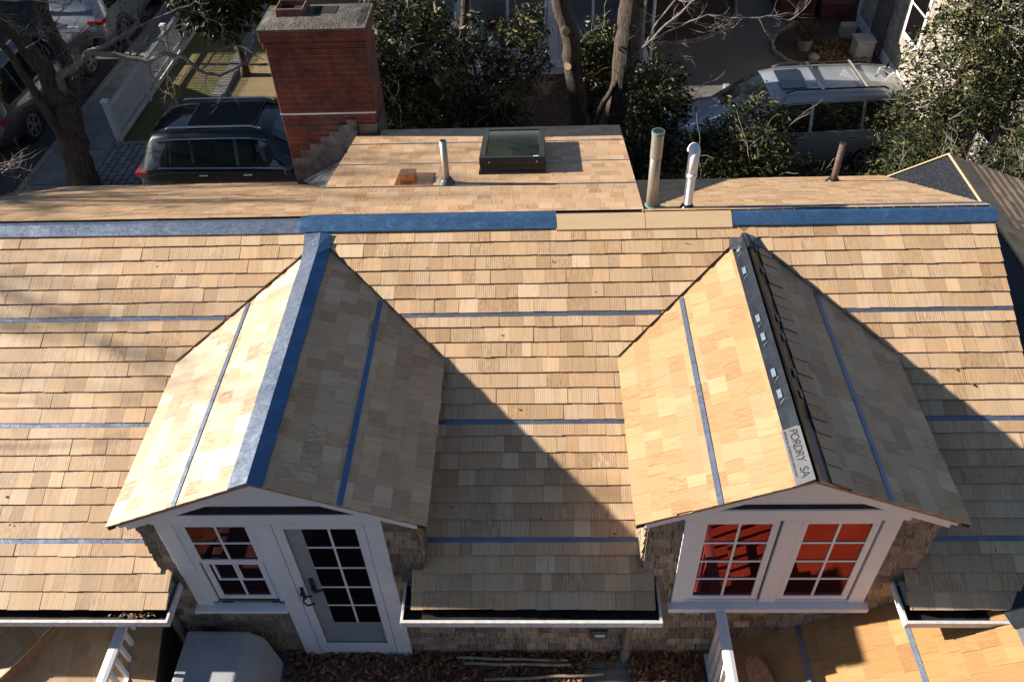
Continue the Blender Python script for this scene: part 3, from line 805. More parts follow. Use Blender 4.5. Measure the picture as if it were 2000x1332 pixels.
# ---- dormer fronts: pediment, rakes, casings
def dormer_front(xc, label):
    k = .435; zc = -4.722
    mb = MB(); yf = YW
    # tympanum and black sill flashing
    mb.prism([(xc - .95, yf - .012, -5.13), (xc + .95, yf - .012, -5.13), (xc, yf - .012, -4.76)], (0, .012, 0))
    mb.prism([(xc - .80, yf - .022, -5.085), (xc + .80, yf - .022, -5.085), (xc, yf - .022, -4.79)], (0, .010, 0))
    fr = mb.build('gable_panel', M['white'], H); tag(fr, 'white triangular gable panel of the ' + label)
    mb = MB(); mb.prism([(xc - .70, yf - .030, -5.175), (xc + .70, yf - .030, -5.175), (xc + .55, yf - .005, -5.118), (xc - .55, yf - .005, -5.118)], (0, -.012, 0))
    mb.build('flashing', M['flash'], fr)
    # rakes, stepped crown
    for sd in (-1, 1):
        mb = MB()
        L = 1.10
        for (y0, y1, zt, zb) in ((YW - .075, YW, -.012, -.125), (YW - .100, YW - .070, -.004, -.05), (YW - .100, YW, .0, -.012)):
            a = Vector((xc, 0, zc)); b = Vector((xc + sd * (L + (.03 if zb > -.1 else 0)), 0, zc - k * (L + (.03 if zb > -.1 else 0))))
            mb.prism([(a.x, y0, a.z + zt), (b.x, y0, b.z + zt), (b.x, y0, b.z + zb), (a.x, y0, a.z + zb)], (0, y1 - y0, 0))
        rk = mb.build('rake_trim', M['white'], fr)
    return fr
frL = dormer_front(DL, 'left dormer'); frR = dormer_front(DR, 'right dormer')
def trim(parent, boxes, name='casing', mat='white', bevel=.003):
    mb = MB()
    for b in boxes: mb.box(*b)
    return mb.build(name, M[mat], parent, bevel=bevel)
yo = YW - .045
# left dormer: sash window beside a glazed door
trim(frL, [(-2.99, -1.235, yo, YW, -5.30, -5.185)], 'header_board')
WIN = trim(H, [(-2.965, -2.835, yo + .002, YW, -6.50, -5.302), (-2.215, -2.075, yo + .002, YW, -7.41, -5.302),
               (-2.835, -2.79, YW - .028, YW, -6.46, -5.302), (-2.255, -2.215, YW - .028, YW, -6.46, -5.302),
               (-2.835, -2.215, YW - .026, YW, -5.33, -5.302)], 'window')
tag(WIN, 'white sash window with its lower sash raised, left of the glazed door')
trim(WIN, [(-2.99, -2.195, YW - .095, YW, -6.545, -6.50)], 'window_sill')
def sash(x0, x1, z0, z1, y, cols, rows, parent, fr=.045, bar=.018, glass='darkglass', name='sash'):
    b = [(x0, x0 + fr, y, y + .02, z0, z1), (x1 - fr, x1, y, y + .02, z0, z1), (x0 + fr, x1 - fr, y + .0007, y + .02, z0, z0 + fr), (x0 + fr, x1 - fr, y + .0007, y + .02, z1 - fr, z1)]
    for i in range(1, cols):
        cx = x0 + fr + (x1 - x0 - 2 * fr) * i / cols; b.append((cx - bar / 2, cx + bar / 2, y + .003, y + .018, z0 + fr, z1 - fr))
    for i in range(1, rows):
        cz = z0 + fr + (z1 - z0 - 2 * fr) * i / rows; b.append((x0 + fr, x1 - fr, y + .004, y + .017, cz - bar / 2, cz + bar / 2))
    s_ = trim(parent, b, name, bevel=.002)
    mb = MB(); mb.poly([(x0 + fr * .9, y + .012, z0 + fr * .9), (x1 - fr * .9, y + .012, z0 + fr * .9), (x1 - fr * .9, y + .012, z1 - fr * .9), (x0 + fr * .9, y + .012, z1 - fr * .9)])
    mb.build('glass', M[glass], parent)
    return s_
sash(-2.79, -2.255, -5.86, -5.33, YW - .024, 2, 2, WIN, .035, glass='darkglass')
sash(-2.775, -2.27, -6.44, -5.86, YW - .012, 2, 1, WIN, .05, glass='darkglass', name='raised_sash')
sash(-2.70, -2.30, -6.15, -5.865, YW - .0105, 2, 1, WIN, .02, glass='darkglass', name='inner_sash')
# door
DOOR = trim(H, [(-1.365, -1.235, yo + .002, YW, -7.41, -5.302), (-2.075, -1.365, yo + .01, YW, -7.40, -7.355)], 'door')
tag(DOOR, 'white glazed storm door with an outer frame, black lever handle and ten panes behind')
trim(DOOR, [(-2.068, -1.998, YW - .040, YW - .014, -7.35, -5.31), (-1.432, -1.370, YW - .040, YW - .014, -7.35, -5.31), (-1.998, -1.432, YW - .039, YW - .014, -7.35, -7.205), (-1.998, -1.432, YW - .039, YW - .014, -5.375, -5.31)], 'storm_door_frame')
trim(DOOR, [(-1.998, -1.868, YW - .010, YW - .001, -7.20, -5.375), (-1.868, -1.44, YW - .010, YW - .001, -7.20, -6.85)], 'inner_door', 'doorshade')
b = [(-1.666, -1.648, YW - .011, YW - .002, -6.85, -5.375)]
for i in range(1, 5):
    z = -5.375 - 1.475 * i / 5; b.append((-1.868, -1.44, YW - .0105, YW - .002, z - .009, z + .009))
b.append((-1.45, -1.432, YW - .0102, YW - .002, -7.2, -5.375))
trim(DOOR, b, 'glazing_bar', bevel=0)
mb = MB(); mb.poly([(-1.868, YW - .006, -6.85), (-1.432, YW - .006, -6.85), (-1.432, YW - .006, -5.375), (-1.868, YW - .006, -5.375)])
mb.build('glass', M['darkglass'], DOOR)
mb = MB()
mb.obox((-2.02, YW - .05, -6.29), (.012, 0, 0), (0, .008, 0), (0, 0, .085)); mb.tube([(-2.02, YW - .05, -6.23), (-2.02, YW - .10, -6.23), (-1.99, YW - .105, -6.245), (-1.93, YW - .10, -6.25)], .009, 8)
mb.tube([(-2.025, YW - .05, -6.33), (-2.02, YW - .10, -6.35), (-1.99, YW - .105, -6.39), (-1.94, YW - .08, -6.40)], .009, 8)
mb.obox((-1.93, YW - .02, -6.22), (.017, 0, 0), (0, .01, 0), (0, 0, .10)); mb.tube([(-1.93, YW - .02, -6.20), (-1.93, YW - .065, -6.20), (-1.88, YW - .075, -6.21), (-1.83, YW - .07, -6.20)], .010, 8)
mb.build('handle', M['black'], DOOR, smooth=True)
# right dormer: a pair of eight pane casements
trim(frR, [(1.02, 2.66, yo, YW, -5.275, -5.15)], 'header_board')
WR = trim(H, [(1.035, 1.150, yo + .002, YW, -6.455, -5.277), (1.755, 1.885, yo + .002, YW, -6.455, -5.277), (2.485, 2.612, yo + .002, YW, -6.455, -5.277),
              (1.150, 1.755, yo + .012, YW, -6.455, -6.425), (1.885, 2.485, yo + .012, YW, -6.455, -6.425)], 'window')
tag(WR, 'white double casement window with red reflections in the right dormer')
trim(WR, [(1.01, 2.645, YW - .10, YW, -6.515, -6.457)], 'window_sill')
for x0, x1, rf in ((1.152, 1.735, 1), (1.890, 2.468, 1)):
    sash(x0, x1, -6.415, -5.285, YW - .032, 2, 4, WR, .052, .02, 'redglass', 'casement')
# corner boards facing the camera at the dormer sides, hairline lit sliver
# ---- gutters
def gutter(x0, x1, label, left_ret, right_ret):
    mb = MB(); yo_, yi = 3.262, 3.395; zt, zb = -6.14, -6.215; t = .022
    mb.box(x0, x1, yo_, yo_ + t, zb, zt); mb.box(x0 + .01, x1 - .01, yo_ + t, yi, zb, zb + .015, 1)
    mb.box(x0 - .0, x1, yo_ - .006, yo_ + .002, zt - .02, zt + .003)
    mb.box(x0 + .01, x1 - .01, yi, yi + .02, zb, zt - .005, 1)
    mb.box(x0 + t, x1 - t, yo_ + t, yo_ + t + .004, zb + .015, zt - .004, 1)
    for s_, x in ((left_ret, x0), (right_ret, x1)):
        if not s_: continue
        sg = 1 if x == x0 else -1
        mb.box(min(x, x + sg * t), max(x, x + sg * t), yo_ + t, YW - .03, zb, zt)
        mb.box(min(x + sg * t, x + sg * .095), max(x + sg * t, x + sg * .095), yi + .02, YW - .03, zb, zb + .015, 1)
        mb.box(min(x + sg * t, x + sg * (t + .004)), max(x + sg * t, x + sg * (t + .004)), yo_ + t, YW - .03, zb + .015, zt - .004, 1)
    o = mb.build('gutter', [M['white_dirty'], M['gutter_in']], H, bevel=.003); tag(o, label); return o
gL = gutter(XL0, -3.015, 'white box gutter at the left edge holding a few fallen leaves', False, True)
gM = gutter(-1.155, .905, 'white box gutter between the two dormers', True, True)
gR = gutter(2.765, 4.15, 'white box gutter right of the right dormer', True, False)
# soffits closing the eaves
for a, b in ((XL0, -3.07), (-1.08, .83), (2.83, 4.05)):
    mb = MB(); mb.box(a, b, 3.40, YW + .02, -6.22, -6.15); mb.build('soffit', M['whitewood'], H)
# downspouts
def spout(x, top, bot, label):
    mb = MB(); y = YW - .07
    mb.tube([(x, 3.36, top), (x, 3.38, top - .06), (x, y, top - .16), (x, y, bot + .12), (x - .005, y, bot + .10)], .036, 12)
    o = mb.build('downspout', M['galv'], H, smooth=True); tag(o, label)
    mb = MB(); mb.tube([(x, y, bot + .22), (x - .003, y, bot)], .045, 12)
    mb.build('collar', M['galv'], o, smooth=False)
spout(.70, -6.22, -7.40, 'round metal downspout below the middle gutter')
spout(-3.24, -6.22, -7.40, 'round metal downspout below the left gutter')
mb = MB(); mb.box(.39, .54, YW - .045, YW - .01, -7.08, -6.95); mb.box(.42, .51, YW - .06, YW - .045, -7.02, -6.985, 1)
mb.build('vent_cover', [M['lead'], M['whitewood']], H, bevel=.006)

# ---- deck
mb = MB(); y = YW - .015; r = random.Random(4)
while y > 0.6:
    mb.box(-3.02, 1.40, y - .135, y, -7.455, -7.41 + r.uniform(-.002, .002)); y -= .142
mb.box(-3.05, 1.42, .6, YW - .01, -7.6, -7.46)
mb.build('deck', M['deck'], H, bevel=.003)
# ---- railings
def railing(x, y0, y1, zt, zb, label, lean=0):
    mb = MB(); w_ = .042
    mb.prism([(x - w_, y0, zt - .035), (x + w_, y0, zt - .035), (x + w_, y0, zt - .006), (x + .3 * w_, y0, zt), (x - .3 * w_, y0, zt), (x - w_, y0, zt - .006)], (0, y1 - y0, 0))
    o = mb.build('railing', M['white'], H); tag(o, label)
    mb = MB(); mb.box(x - .02, x + .02, y0, y1, zb + .05, zb + .09); mb.box(x - .022, x + .022, y0, y1, zt - .075, zt - .036); mb.build('bottom_rail', M['white'], o)
    y = y1 - .10
    while y > y0 + .05:
        mb = MB(); mb.box(x - .016, x + .016, y - .016, y + .016, zb + .09, zt - .074); mb.build('baluster', M['white'], o); y -= .115
    for yy in (y0 + .05, ):
        mb = MB(); mb.box(x - .05, x + .05, yy - .05, yy + .05, zb, zt + .05); mb.build('post', M['white'], o)
railing(1.44, 1.35, YW - .05, -6.47, -7.43, 'white railing with square balusters below the right dormer window')
railing(-3.555, 2.2, YW - .05, -6.47, -6.95, 'white railing with square balusters at the lower left')

# ---- lower roofs
mb = MB()                                   # right: slopes down to the left
Sx = Vector((1, 0, .53)).normalized(); O = Vector((1.50, 0, -7.245)); U = Vector((0, -1, 0))
Lr = 2.28 * sqrt(1 + .53 ** 2)
shingles(mb, O, U, Sx, -(YW - .012), -.8, 0, Lr, [[]], expo=.148, t=.022, seed=81, wid=(.12, .24), special=.2)
mb.poly([(1.5, .8, -7.25), (3.8, .8, -7.25 + .53 * 2.3), (3.8, YW - .01, -7.25 + .53 * 2.3), (1.5, YW - .01, -7.25)][::1], 2)
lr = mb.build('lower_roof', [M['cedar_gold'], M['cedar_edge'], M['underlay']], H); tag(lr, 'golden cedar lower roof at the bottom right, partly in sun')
for xx in (2.17, 2.92):
    s1 = (xx - 1.5) * sqrt(1 + .53 ** 2); mb2 = MB(); strip(mb2, O, U, Sx, -(YW - .012), -.8, s1 - .02, s1 + .022, .0255, seg=.3); mb2.build('metal_strip', M['zinc'], lr)
mb = MB()                                   # its ridge, underlayment folded over
def rp(d, y, h=0): return Vector((3.78 + d, y, -7.245 + .53 * 2.28 - .53 * abs(d) + h))
prev = None
for i in range(12):
    y = .8 + (YW - .03 - .8) * i / 11; row = [rp(-.22, y, .035), rp(0, y, .05), rp(.8, y, .0)]
    if prev:
        for j in range(2): mb.poly([prev[j], prev[j + 1], row[j + 1], row[j]])
    prev = row
lrf = mb.build('underlayment', M['feltgrey'], lr)
mb = MB(); mb.poly([rp(-.23, 3.2, .04), rp(0, 3.2, .054), rp(0, YW - .03, .054), rp(-.30, YW - .03, .04)]); mb.build('underlayment', M['feltplain'], lr)
text('PERMEABLE', .045, M['print_black'], lr, rp(-.16, 3.02, .046), (1, 0, .53), (0, 1, 0), 'printed_lettering')
# left: slopes towards the camera
mb = MB(); LO = Vector((0, 1.174, .5 * 1.174 - 8.452)); 
shingles(mb, LO, RU, RS, -7, -3.31, 0, (YW - .012 - 1.174) * sl_, [[]], expo=.1246, t=.022, seed=91, wid=(.13, .27), special=.25)
mb.poly([(-7, 1.2, -7.86), (-3.32, 1.2, -7.86), (-3.32, YW, -6.635), (-7, YW, -6.635)], 2)
mb.prism([(-3.33, 1.2, -7.87), (-3.33, YW - .01, -6.645), (-3.33, YW - .01, -9.5), (-3.33, 1.2, -9.5)], (.012, 0, 0), 2)
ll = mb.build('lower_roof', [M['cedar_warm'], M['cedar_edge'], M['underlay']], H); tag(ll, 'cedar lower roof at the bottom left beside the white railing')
# raised rake crossing it
A0, B0 = (-4.03, 3.635, -6.612), (-4.593, 3.081, -6.889)
a = Vector(A0); b = Vector(B0); dirv = (b - a).normalized()
side = Vector((-1, .35, -.32)).normalized(); side = (side - dirv * side.dot(dirv)).normalized()
mb = MB(); nn = side.cross(-dirv)
up = -dirv; Uu = up.cross(nn).normalized()
O2 = a + dirv * 1.9 + Vector((0, 0, .10))
S2 = -dirv; U2 = S2.cross(Vector((0, 0, 1))).normalized(); N2 = U2.cross(S2)
# U2 points to the right of travel; field lies on the left (negative u)
U2 = Vector((U2.x, U2.y, U2.z)); 
shingles(mb, O2, U2, S2, -2.2, 0, 0, 1.86, [[]], expo=.148, t=.022, seed=95, wid=(.13, .27), special=.2)
mb.poly([O2 + U2 * -2.2 - N2 * .005, O2 - N2 * .005, O2 + S2 * 1.86 - N2 * .005, O2 + S2 * 1.86 + U2 * -2.2 - N2 * .005], 2)
mb.obox(O2 + S2 * .93 - N2 * .05 + U2 * -.01, U2 * .012, S2 * .93, N2 * .05, 1)
lo2 = mb.build('lower_roof', [M['cedar_warm'], M['cedar_edge'], M['underlay']], H); tag(lo2, 'small cedar roof corner with a diagonal edge at the bottom left')

# ---- rear gabled wing at the far right, half covered with black underlayment
mb = MB(); gx, gz, gy0, gy1 = 5.125, -5.80, 9.41, 1.5; kk = .47
gr = None
kr = .385
shingles(mb, Vector((gx + 1.9, 0, gz - kr * 1.9)), Vector((0, 1, 0)), Vector((-1, 0, kr)).normalized(), gy1, gy0, 0, 1.9 * sqrt(1 + kr * kr), [[]], expo=.14, t=.018, seed=101)
mb.poly([(gx, gy1, gz - .005), (gx + 1.9, gy1, gz - kr * 1.9 - .005), (gx + 1.9, gy0, gz - kr * 1.9 - .005), (gx, gy0, gz - .005)], 2)
gr = mb.build('rear_gable_roof', [M['cedar'], M['cedar_edge'], M['underlay']], H); tag(gr, 'small gabled roof at the right edge, left slope under black woven underlayment')
mb = MB(); n = 14
for i in range(n):
    ya = gy1 + (gy0 - .02 - gy1) * i / n; yb = gy1 + (gy0 - .02 - gy1) * (i + 1) / n
    for j in range(6):
        d0, d1 = 1.5 * j / 6, 1.5 * (j + 1) / 6; z = lambda d, y: gz - kk * d + .008 * sin(y * 3.1 + d * 7) 
        mb.poly([(gx - d1, ya, z(d1, ya)), (gx - d0, ya, z(d0, ya)), (gx - d0, yb, z(d0, yb)), (gx - d1, yb, z(d1, yb))])
mb.build('underlayment', M['felt'], gr, smooth=True)
mb = MB()
for d0, d1, y0_, y1_ in ((.84, 1.15, 9.10, 9.41), (.80, 1.10, 8.78, 9.09)):
    P = [(gx - d1, y0_, gz - kk * d1 + .016), (gx - d0, y0_, gz - kk * d0 + .016), (gx - d0 - .02, y1_, gz - kk * (d0 + .02) + .016), (gx - d1, y1_, gz - kk * d1 + .016)]
    mb.poly(P, 0, [(0, 0), (.1, 0), (.1, .3), (0, .3)], (.8, .4, .4))
mb.box(gx - 1.1, gx - .03, gy0 - .02, gy0, -9, gz - .6)
mb.prism([(gx - 1.2, gy0, gz - kk * 1.2 + .012), (gx, gy0, gz + .012), (gx, gy0, gz - .03), (gx - 1.2, gy0, gz - kk * 1.2 - .03)], (0, .02, 0))
mb.build('sheathing_board', M['cedar_board'], gr)
mb = MB(); mb.obox((gx - .005, (gy0 + gy1) / 2, gz + .018), (.007, 0, 0), (0, (gy0 - gy1) / 2, 0), (0, 0, .012)); mb.build('ridge_batten', M['cut'], gr)
mb = MB(); mb.box(gx + .0, gx + 1.8, gy1 + .1, gy0 - .1, G, gz - .9); mb.box(4.06, gx + .0, gy1 + .1, gy0 - .1, G, gz - .62); mb.build('end_wall', M['creamshingle'], gr)

# ---- chimney
mb = MB(); cx0, cx1, cy0, cy1 = -3.07, -1.945, 9.0, 9.60; zt = -3.78
mb.box(cx0, cx1, cy0, cy1, -7.5, zt - .25)
mb.box(cx0 - .02, cx1 + .02, cy0 - .02, cy1 + .02, zt - .245, zt - .17)
mb.box(cx0 - .035, cx1 + .035, cy0 - .035, cy1 + .035, zt - .168, zt - .02)
ch = mb.build('chimney', M['brick'], H, bevel=.012); tag(ch, 'tall red brick chimney with corbelled top')
mb = MB(); r = random.Random(6)           # rounded mortar wash
rows = []
for i in range(13):
    row = []
    for j in range(9):
        fx, fy = i / 12, j / 8
        e = min(fx, 1 - fx, .22) / .22 * min(fy, 1 - fy, .3) / .3
        row.append((cx0 - .04 + (cx1 - cx0 + .08) * fx, cy0 - .04 + (cy1 - cy0 + .08) * fy, zt - .022 + .055 * e ** .5 + r.uniform(-.004, .004)))
    rows.append(row)
for i in range(12):
    for j in range(8): mb.poly([rows[i][j], rows[i + 1][j], rows[i + 1][j + 1], rows[i][j + 1]])
mb.box(cx0 - .039, cx1 + .039, cy0 - .039, cy1 + .039, zt - .04, zt - .015)
mb.build('mortar_cap', M['mortar'], ch)
mb = MB(); mb.box(cx0 - .004, cx1 + .004, cy0 - .004, cy0 + .01, -4.835, -4.815); mb.build('mortar_line', M['whitewood'], ch)
def flue(x0, x1, y0, y1, z0, z1, t, mat, nm):
    mb = MB()
    for bx in ((x0, x1, y0, y0 + t), (x0, x1, y1 - t, y1), (x0, x0 + t, y0 + t, y1 - t), (x1 - t, x1, y0 + t, y1 - t)): mb.box(*bx, z0, z1)
    mb.box(x0 + t, x1 - t, y0 + t, y1 - t, z0, z0 + .03, 1)
    return mb.build(nm, [mat, M['dig']], ch, bevel=.012)
f1 = flue(-2.93, -2.60, 9.20, 9.50, zt + .02, zt + .115, .03, M['terracotta'], 'flue_liner')
mb = MB(); mb.box(-2.52, -2.27, 9.25, 9.45, zt + .02, zt + .0385); mb.build('flue_opening', M['dig'], ch)
# stepped lead flashing on the front face, apron and the corner piece by the wing
mb = MB(); yf = cy0 - .006
top = [(-3.07, -5.42), (-2.93, -5.30), (-2.80, -5.21), (-2.66, -5.12), (-2.54, -5.05), (-2.42, -4.97), (-2.30, -4.90), (-2.2, -4.85)]
for i in range(len(top) - 1):
    x0, z0 = top[i]; x1 = top[i + 1][0] + .012
    mb.box(x0, x1, yf - .004 - .0012 * i, yf + .004, -6.05, z0)
mb.build('step_flashing', M['lead'], ch, bevel=.003)
mb = MB(); mb.box(-2.17, -1.925, cy0 - .012, cy0 - .001, wz(9.0) - .05, wz(9.0) + .16); mb.box(-1.944, -1.93, cy0 - .012, cy1 - .2, wz(9.2) - .05, wz(9.0) + .15); mb.build('corner_flashing', M['lead'], ch)
mb = MB(); mb.poly([(-3.0, 8.99, -5.74), (-2.6, 8.45, -5.505), (-2.215, 8.3, -5.25), (-2.215, 8.99, -5.30)]); mb.build('apron_flashing', M['lead'], ch)

# ---- skylight, copper vent and vent pipes
n_w = Vector((0, WS, 1)).normalized(); u_w = Vector((1, 0, 0)); s_w = Vector((0, -1, WS)).normalized()
def onw(x, y, h): return Vector((x, y, wz(y))) + n_w * h
def wbox(mbx, x0, x1, y0, y1, h0, h1, mi=0):
    c = (onw(x0, y0, h0) + onw(x1, y1, h1)) / 2
    mbx.obox(c, u_w * (x1 - x0) / 2, s_w * (y1 - y0) / 2 * fl, n_w * (h1 - h0) / 2, mi)
mb = MB()
wbox(mb, -.640, .035, 7.56, 8.56, .0, .10); wbox(mb, -.655, .05, 7.535, 8.58, .0, .035)
sk = mb.build('skylight', M['black'], H, bevel=.006); tag(sk, 'black framed square skylight on the rear wing roof')
mb = MB()
for x0, x1, y0, y1 in ((-.645, .04, 7.55, 7.61), (-.645, .04, 8.51, 8.57), (-.645, -.585, 7.61, 8.51), (-.02, .04, 7.61, 8.51)): wbox(mb, x0, x1, y0, y1, .101, .185)
mb.build('skylight_frame', M['black'], sk, bevel=.008)
mb = MB(); mb.poly([onw(-.585, 7.61, .175), onw(-.02, 7.61, .175), onw(-.02, 8.51, .175), onw(-.585, 8.51, .175)]); mb.build('glass', M['skyglass'], sk)
mb = MB(); wbox(mb, -.085, -.03, 7.57, 7.595, .186, .188); mb.build('sticker', M['white'], sk)
mb = MB()
for x in (-.54, -.05): mb.tube([onw(x, 7.548, .14), onw(x, 7.540, .14)], .007, 8)
mb.build('screw', M['chrome'], sk)
mb = MB(); wbox(mb, -1.455, -1.295, 7.31, 7.50, .0, .105)
cv = mb.build('copper_vent', M['copper'], H, bevel=.006); tag(cv, 'small square copper roof vent left of the grey vent pipe')
mb = MB(); wbox(mb, -1.50, -1.12, 7.27, 7.62, .010, .017); mb.build('flashing_plate', M['copper'], cv)
def pipe(x, y, z, h, r_, mat, label, parts):
    mb = MB(); mb.tube([(x, y, z - .05), (x, y, z + h)], r_, 20)
    o = mb.build('vent_pipe', mat, H, smooth=False); tag(o, label)
    for p in o.data.polygons: p.use_smooth = len(p.vertices) == 4
    mb = MB(); mb.tube([(x, y, z + h + .001), (x, y, z + h + .003)], r_ * .78, 20); mb.build('pipe_mouth', M['dig'], o)
    parts(o); return o
def boot(o, x, y, z, r_, mat, h=.05):
    mb = MB(); mb.tube([(x, y, z - .01), (x, y, z + .012), (x, y, z + h), (x, y, z + h + .02)], [r_ * 2.1, r_ * 1.9, r_ * 1.35, r_ * 1.05], 16); mb.build('pipe_boot', mat, o, smooth=True)
pipe(-.963, 7.304, wz(7.304), .50, .034, M['galv'], 'grey vent pipe with crumpled lead boot beside the skylight', lambda o: boot(o, -.963, 7.304, wz(7.304), .045, M['lead'], .06))
def galv_parts(o):
    boot(o, 1.018, 6.80, -4.70, .055, M['patina'], .05)
def zb_(y): return -1.3 - .5 * y
def galvp(o):
    boot(o, 1.025, 6.36, -4.50, .052, M['patina'], .03)
    mb = MB(); mb.tube([(1.025, 6.36, -4.50 + .58), (1.025, 6.36, -4.50 + .80)], .056, 20); mb.build('collar', M['galv'], o, smooth=False)
    mb = MB(); mb.tube([(1.025, 6.36, -4.50 + .775), (1.025, 6.36, -4.50 + .822)], .060, 20); mb.build('rim', M['patina'], o)
GY = 6.72
pipe(1.03, 6.66, zb_(6.66), .81, .05, M['galv'], 'tall brownish steel vent pipe with green rim behind the ridge boards',
     lambda o: (boot(o, 1.03, 6.66, zb_(6.66), .055, M['patina'], .03),
                (lambda m: (m.tube([(1.03, 6.66, zb_(6.66) + .56), (1.03, 6.66, zb_(6.66) + .79)], .054, 20), m.build('collar', M['galv'], o)))(MB()),
                (lambda m: (m.tube([(1.03, 6.66, zb_(6.66) + .795), (1.03, 6.66, zb_(6.66) + .822)], .058, 20), m.build('rim', M['patina'], o)))(MB()),
                (lambda m: (m.tube([(1.03, 6.66, zb_(6.66) + .823), (1.03, 6.66, zb_(6.66) + .825)], .046, 20), m.build('pipe_mouth', M['dig'], o)))(MB())))
mb = MB(); px, py, pz = 1.36, 6.62, zb_(6.62)
mb.tube([(px, py, pz - .05), (px, py, pz + .46)], .043, 20); pv = mb.build('vent_pipe', M['pvc'], H, smooth=False); tag(pv, 'white plastic vent pipe with a hooked elbow top')
mb = MB(); mb.tube([(px, py, pz + .36), (px, py, pz + .40)], .053, 20)
pts = [(px, py, pz + .40), (px, py, pz + .54)]
for a in range(0, 181, 20): pts.append((px + .045 * sin(radians(a)) * .25, py - .0 + .05 * (1 - cos(radians(a))), pz + .56 + .052 * sin(radians(a))))
mb.tube(pts, .049, 18); mb.build('elbow', M['pvc'], pv, smooth=True)
mb = MB(); mb.tube([(px, py, pz - .01), (px, py, pz + .02), (px, py, pz + .07)], [.085, .065, .045], 16); mb.build('pipe_boot', M['black'], pv, smooth=True)
bx, by = 3.335, 8.32
pipe(bx, by, zb_(by), .50, .036, M['castiron'], 'short dark rusty vent pipe near the rear eave', lambda o: boot(o, bx, by, zb_(by), .045, M['black'], .04))

# ================================================================== THINGS ON THE DECK
mb = MB(); r = random.Random(14)                       # grill cover
cov = []
X0, X1, Y0, Y1, Z0, Z1 = -2.98, -2.28, 2.55, 3.44, -7.40, -6.60
rows = []
mb.prism([(-3.13, 3.53, -6.78), (-2.60, 3.53, -6.785), (-2.47, 3.53, -6.90), (-2.40, 3.53, -7.40), (-3.13, 3.53, -7.40)], (0, -1.5, 0))
import bmesh
gc = mb.build('grill_cover', M['cover'], None)
bm = bmesh.new(); bm.from_mesh(gc.data); bmesh.ops.remove_doubles(bm, verts=bm.verts, dist=.0005); bm.to_mesh(gc.data); bm.free()
for mo in (('BEVEL', dict(width=.05, segments=3)), ('SUBSURF', dict(levels=0, render_levels=0))):
    if mo[0] == 'BEVEL':
        q = gc.modifiers.new('bevel', 'BEVEL'); q.width = .025; q.segments = 3
tag(gc, 'grey fabric cover over a grill on the deck beside the left sash window', 'grill cover')
for nm, a, b, lab in (('wooden_pole', (-.82, 3.56, -7.345), (.19, 3.535, -7.345), 'rearmost of the three thin wooden poles lying on the leafy deck'),
                      ('wooden_pole', (-.75, 3.505, -7.345), (.22, 3.495, -7.345), 'middle of the three thin wooden poles on the deck, whitish patch near its left end'),
                      ('wooden_pole', (-.565, 3.355, -7.345), (.505, 3.41, -7.345), 'front wooden pole on the deck, nearest the camera, slightly tilted')):
    mb = MB(); A, B = Vector(a), Vector(b)
    mb.tube([A + (B - A) * (i / 8) + Vector((0, .004 * sin(i * 1.7), .002 * cos(i))) for i in range(9)], [.013, .014, .015, .014, .015, .014, .015, .014, .012], 8)
    o = mb.build(nm, M['rope'], None, smooth=True); tag(o, lab, 'pole', 'wooden poles on the deck')
def leafpile(n, fx, seed, size=(.02, .042)):
    mb = MB(); r = random.Random(seed)
    for _ in range(n):
        x, y, z = fx(r); s_ = r.uniform(*size); a = r.uniform(0, 2 * pi); ti = r.uniform(-.7, .7); t2 = r.uniform(-.6, .6)
        R = Matrix.Rotation(a, 3, 'Z') @ Matrix.Rotation(ti, 3, 'X') @ Matrix.Rotation(t2, 3, 'Y')
        P = [R @ Vector(q) * s_ + Vector((x, y, z)) for q in ((-1, 0, .25), (-.2, -.55, 0), (.9, -.1, .3), (.1, .5, .05))]
        mb.poly([P[0], P[1], P[2]], 0 if r.random() < .75 else 1); mb.poly([P[0], P[2], P[3]], 0 if r.random() < .8 else 1)
    return mb
def deckleaf(r):
    while True:
        x = r.uniform(-2.35, 1.38); y = r.uniform(2.7, 3.63)
        d = .5 + .5 * sin(x * 3.1 + 1) * sin(y * 4 + x)
        lim = 1.0 if y > 3.35 else (.75 if x < .35 else .4)
        if .33 < x < .78 and y < 3.55: lim = .06
        if x > .75: lim = 1
        if x < -1.0 and y < 3.28: lim = .22
        if r.random() < lim: return x, y, -7.40 + r.random() ** 2 * (.06 if x > .8 or y > 3.4 else .035)
o = leafpile(5200, deckleaf, 3).build('fallen_leaves', [M['deadleaf'], M['deadleaf2']], None)
tag(o, 'drift of brown fallen leaves on the grey deck boards against the shingled wall', 'leaves', None, 'stuff')
o = leafpile(70, lambda r: (r.gauss(-3.32, .07), r.uniform(3.30, 3.36), -6.19 + r.random() * .05), 8, (.012, .022)).build('gutter_leaves', [M['deadleaf2'], M['deadleaf']], None)
tag(o, 'small clump of brown leaf litter in the left gutter', 'leaves', None, 'stuff')
mb = MB(); A = Vector((1.95, 2.62, -6.95)); d = Vector((-.33, .62, -.16)).normalized()    # offcut plank on the lower roof
pts = []
sx_ = Vector((1, 0, .53)).normalized()
base = [(-.09, 0), (.09, 0), (.10, .45), (.07, .58), (.02, .64), (-.05, .66), (-.10, .60)]
Oq = Vector((1.83, 2.75, -7.02)); N_ = Vector((-.53, 0, 1)).normalized()
mb.prism([Oq + sx_ * u + Vector((-.05 * v, v, 0)) + N_ * .032 for u, v in base], N_ * .03)
o = mb.build('plank_offcut', M['cedar_rim'], None, bevel=.004); tag(o, 'short rounded cedar plank lying on the shaded lower roof right of the railing', 'plank')

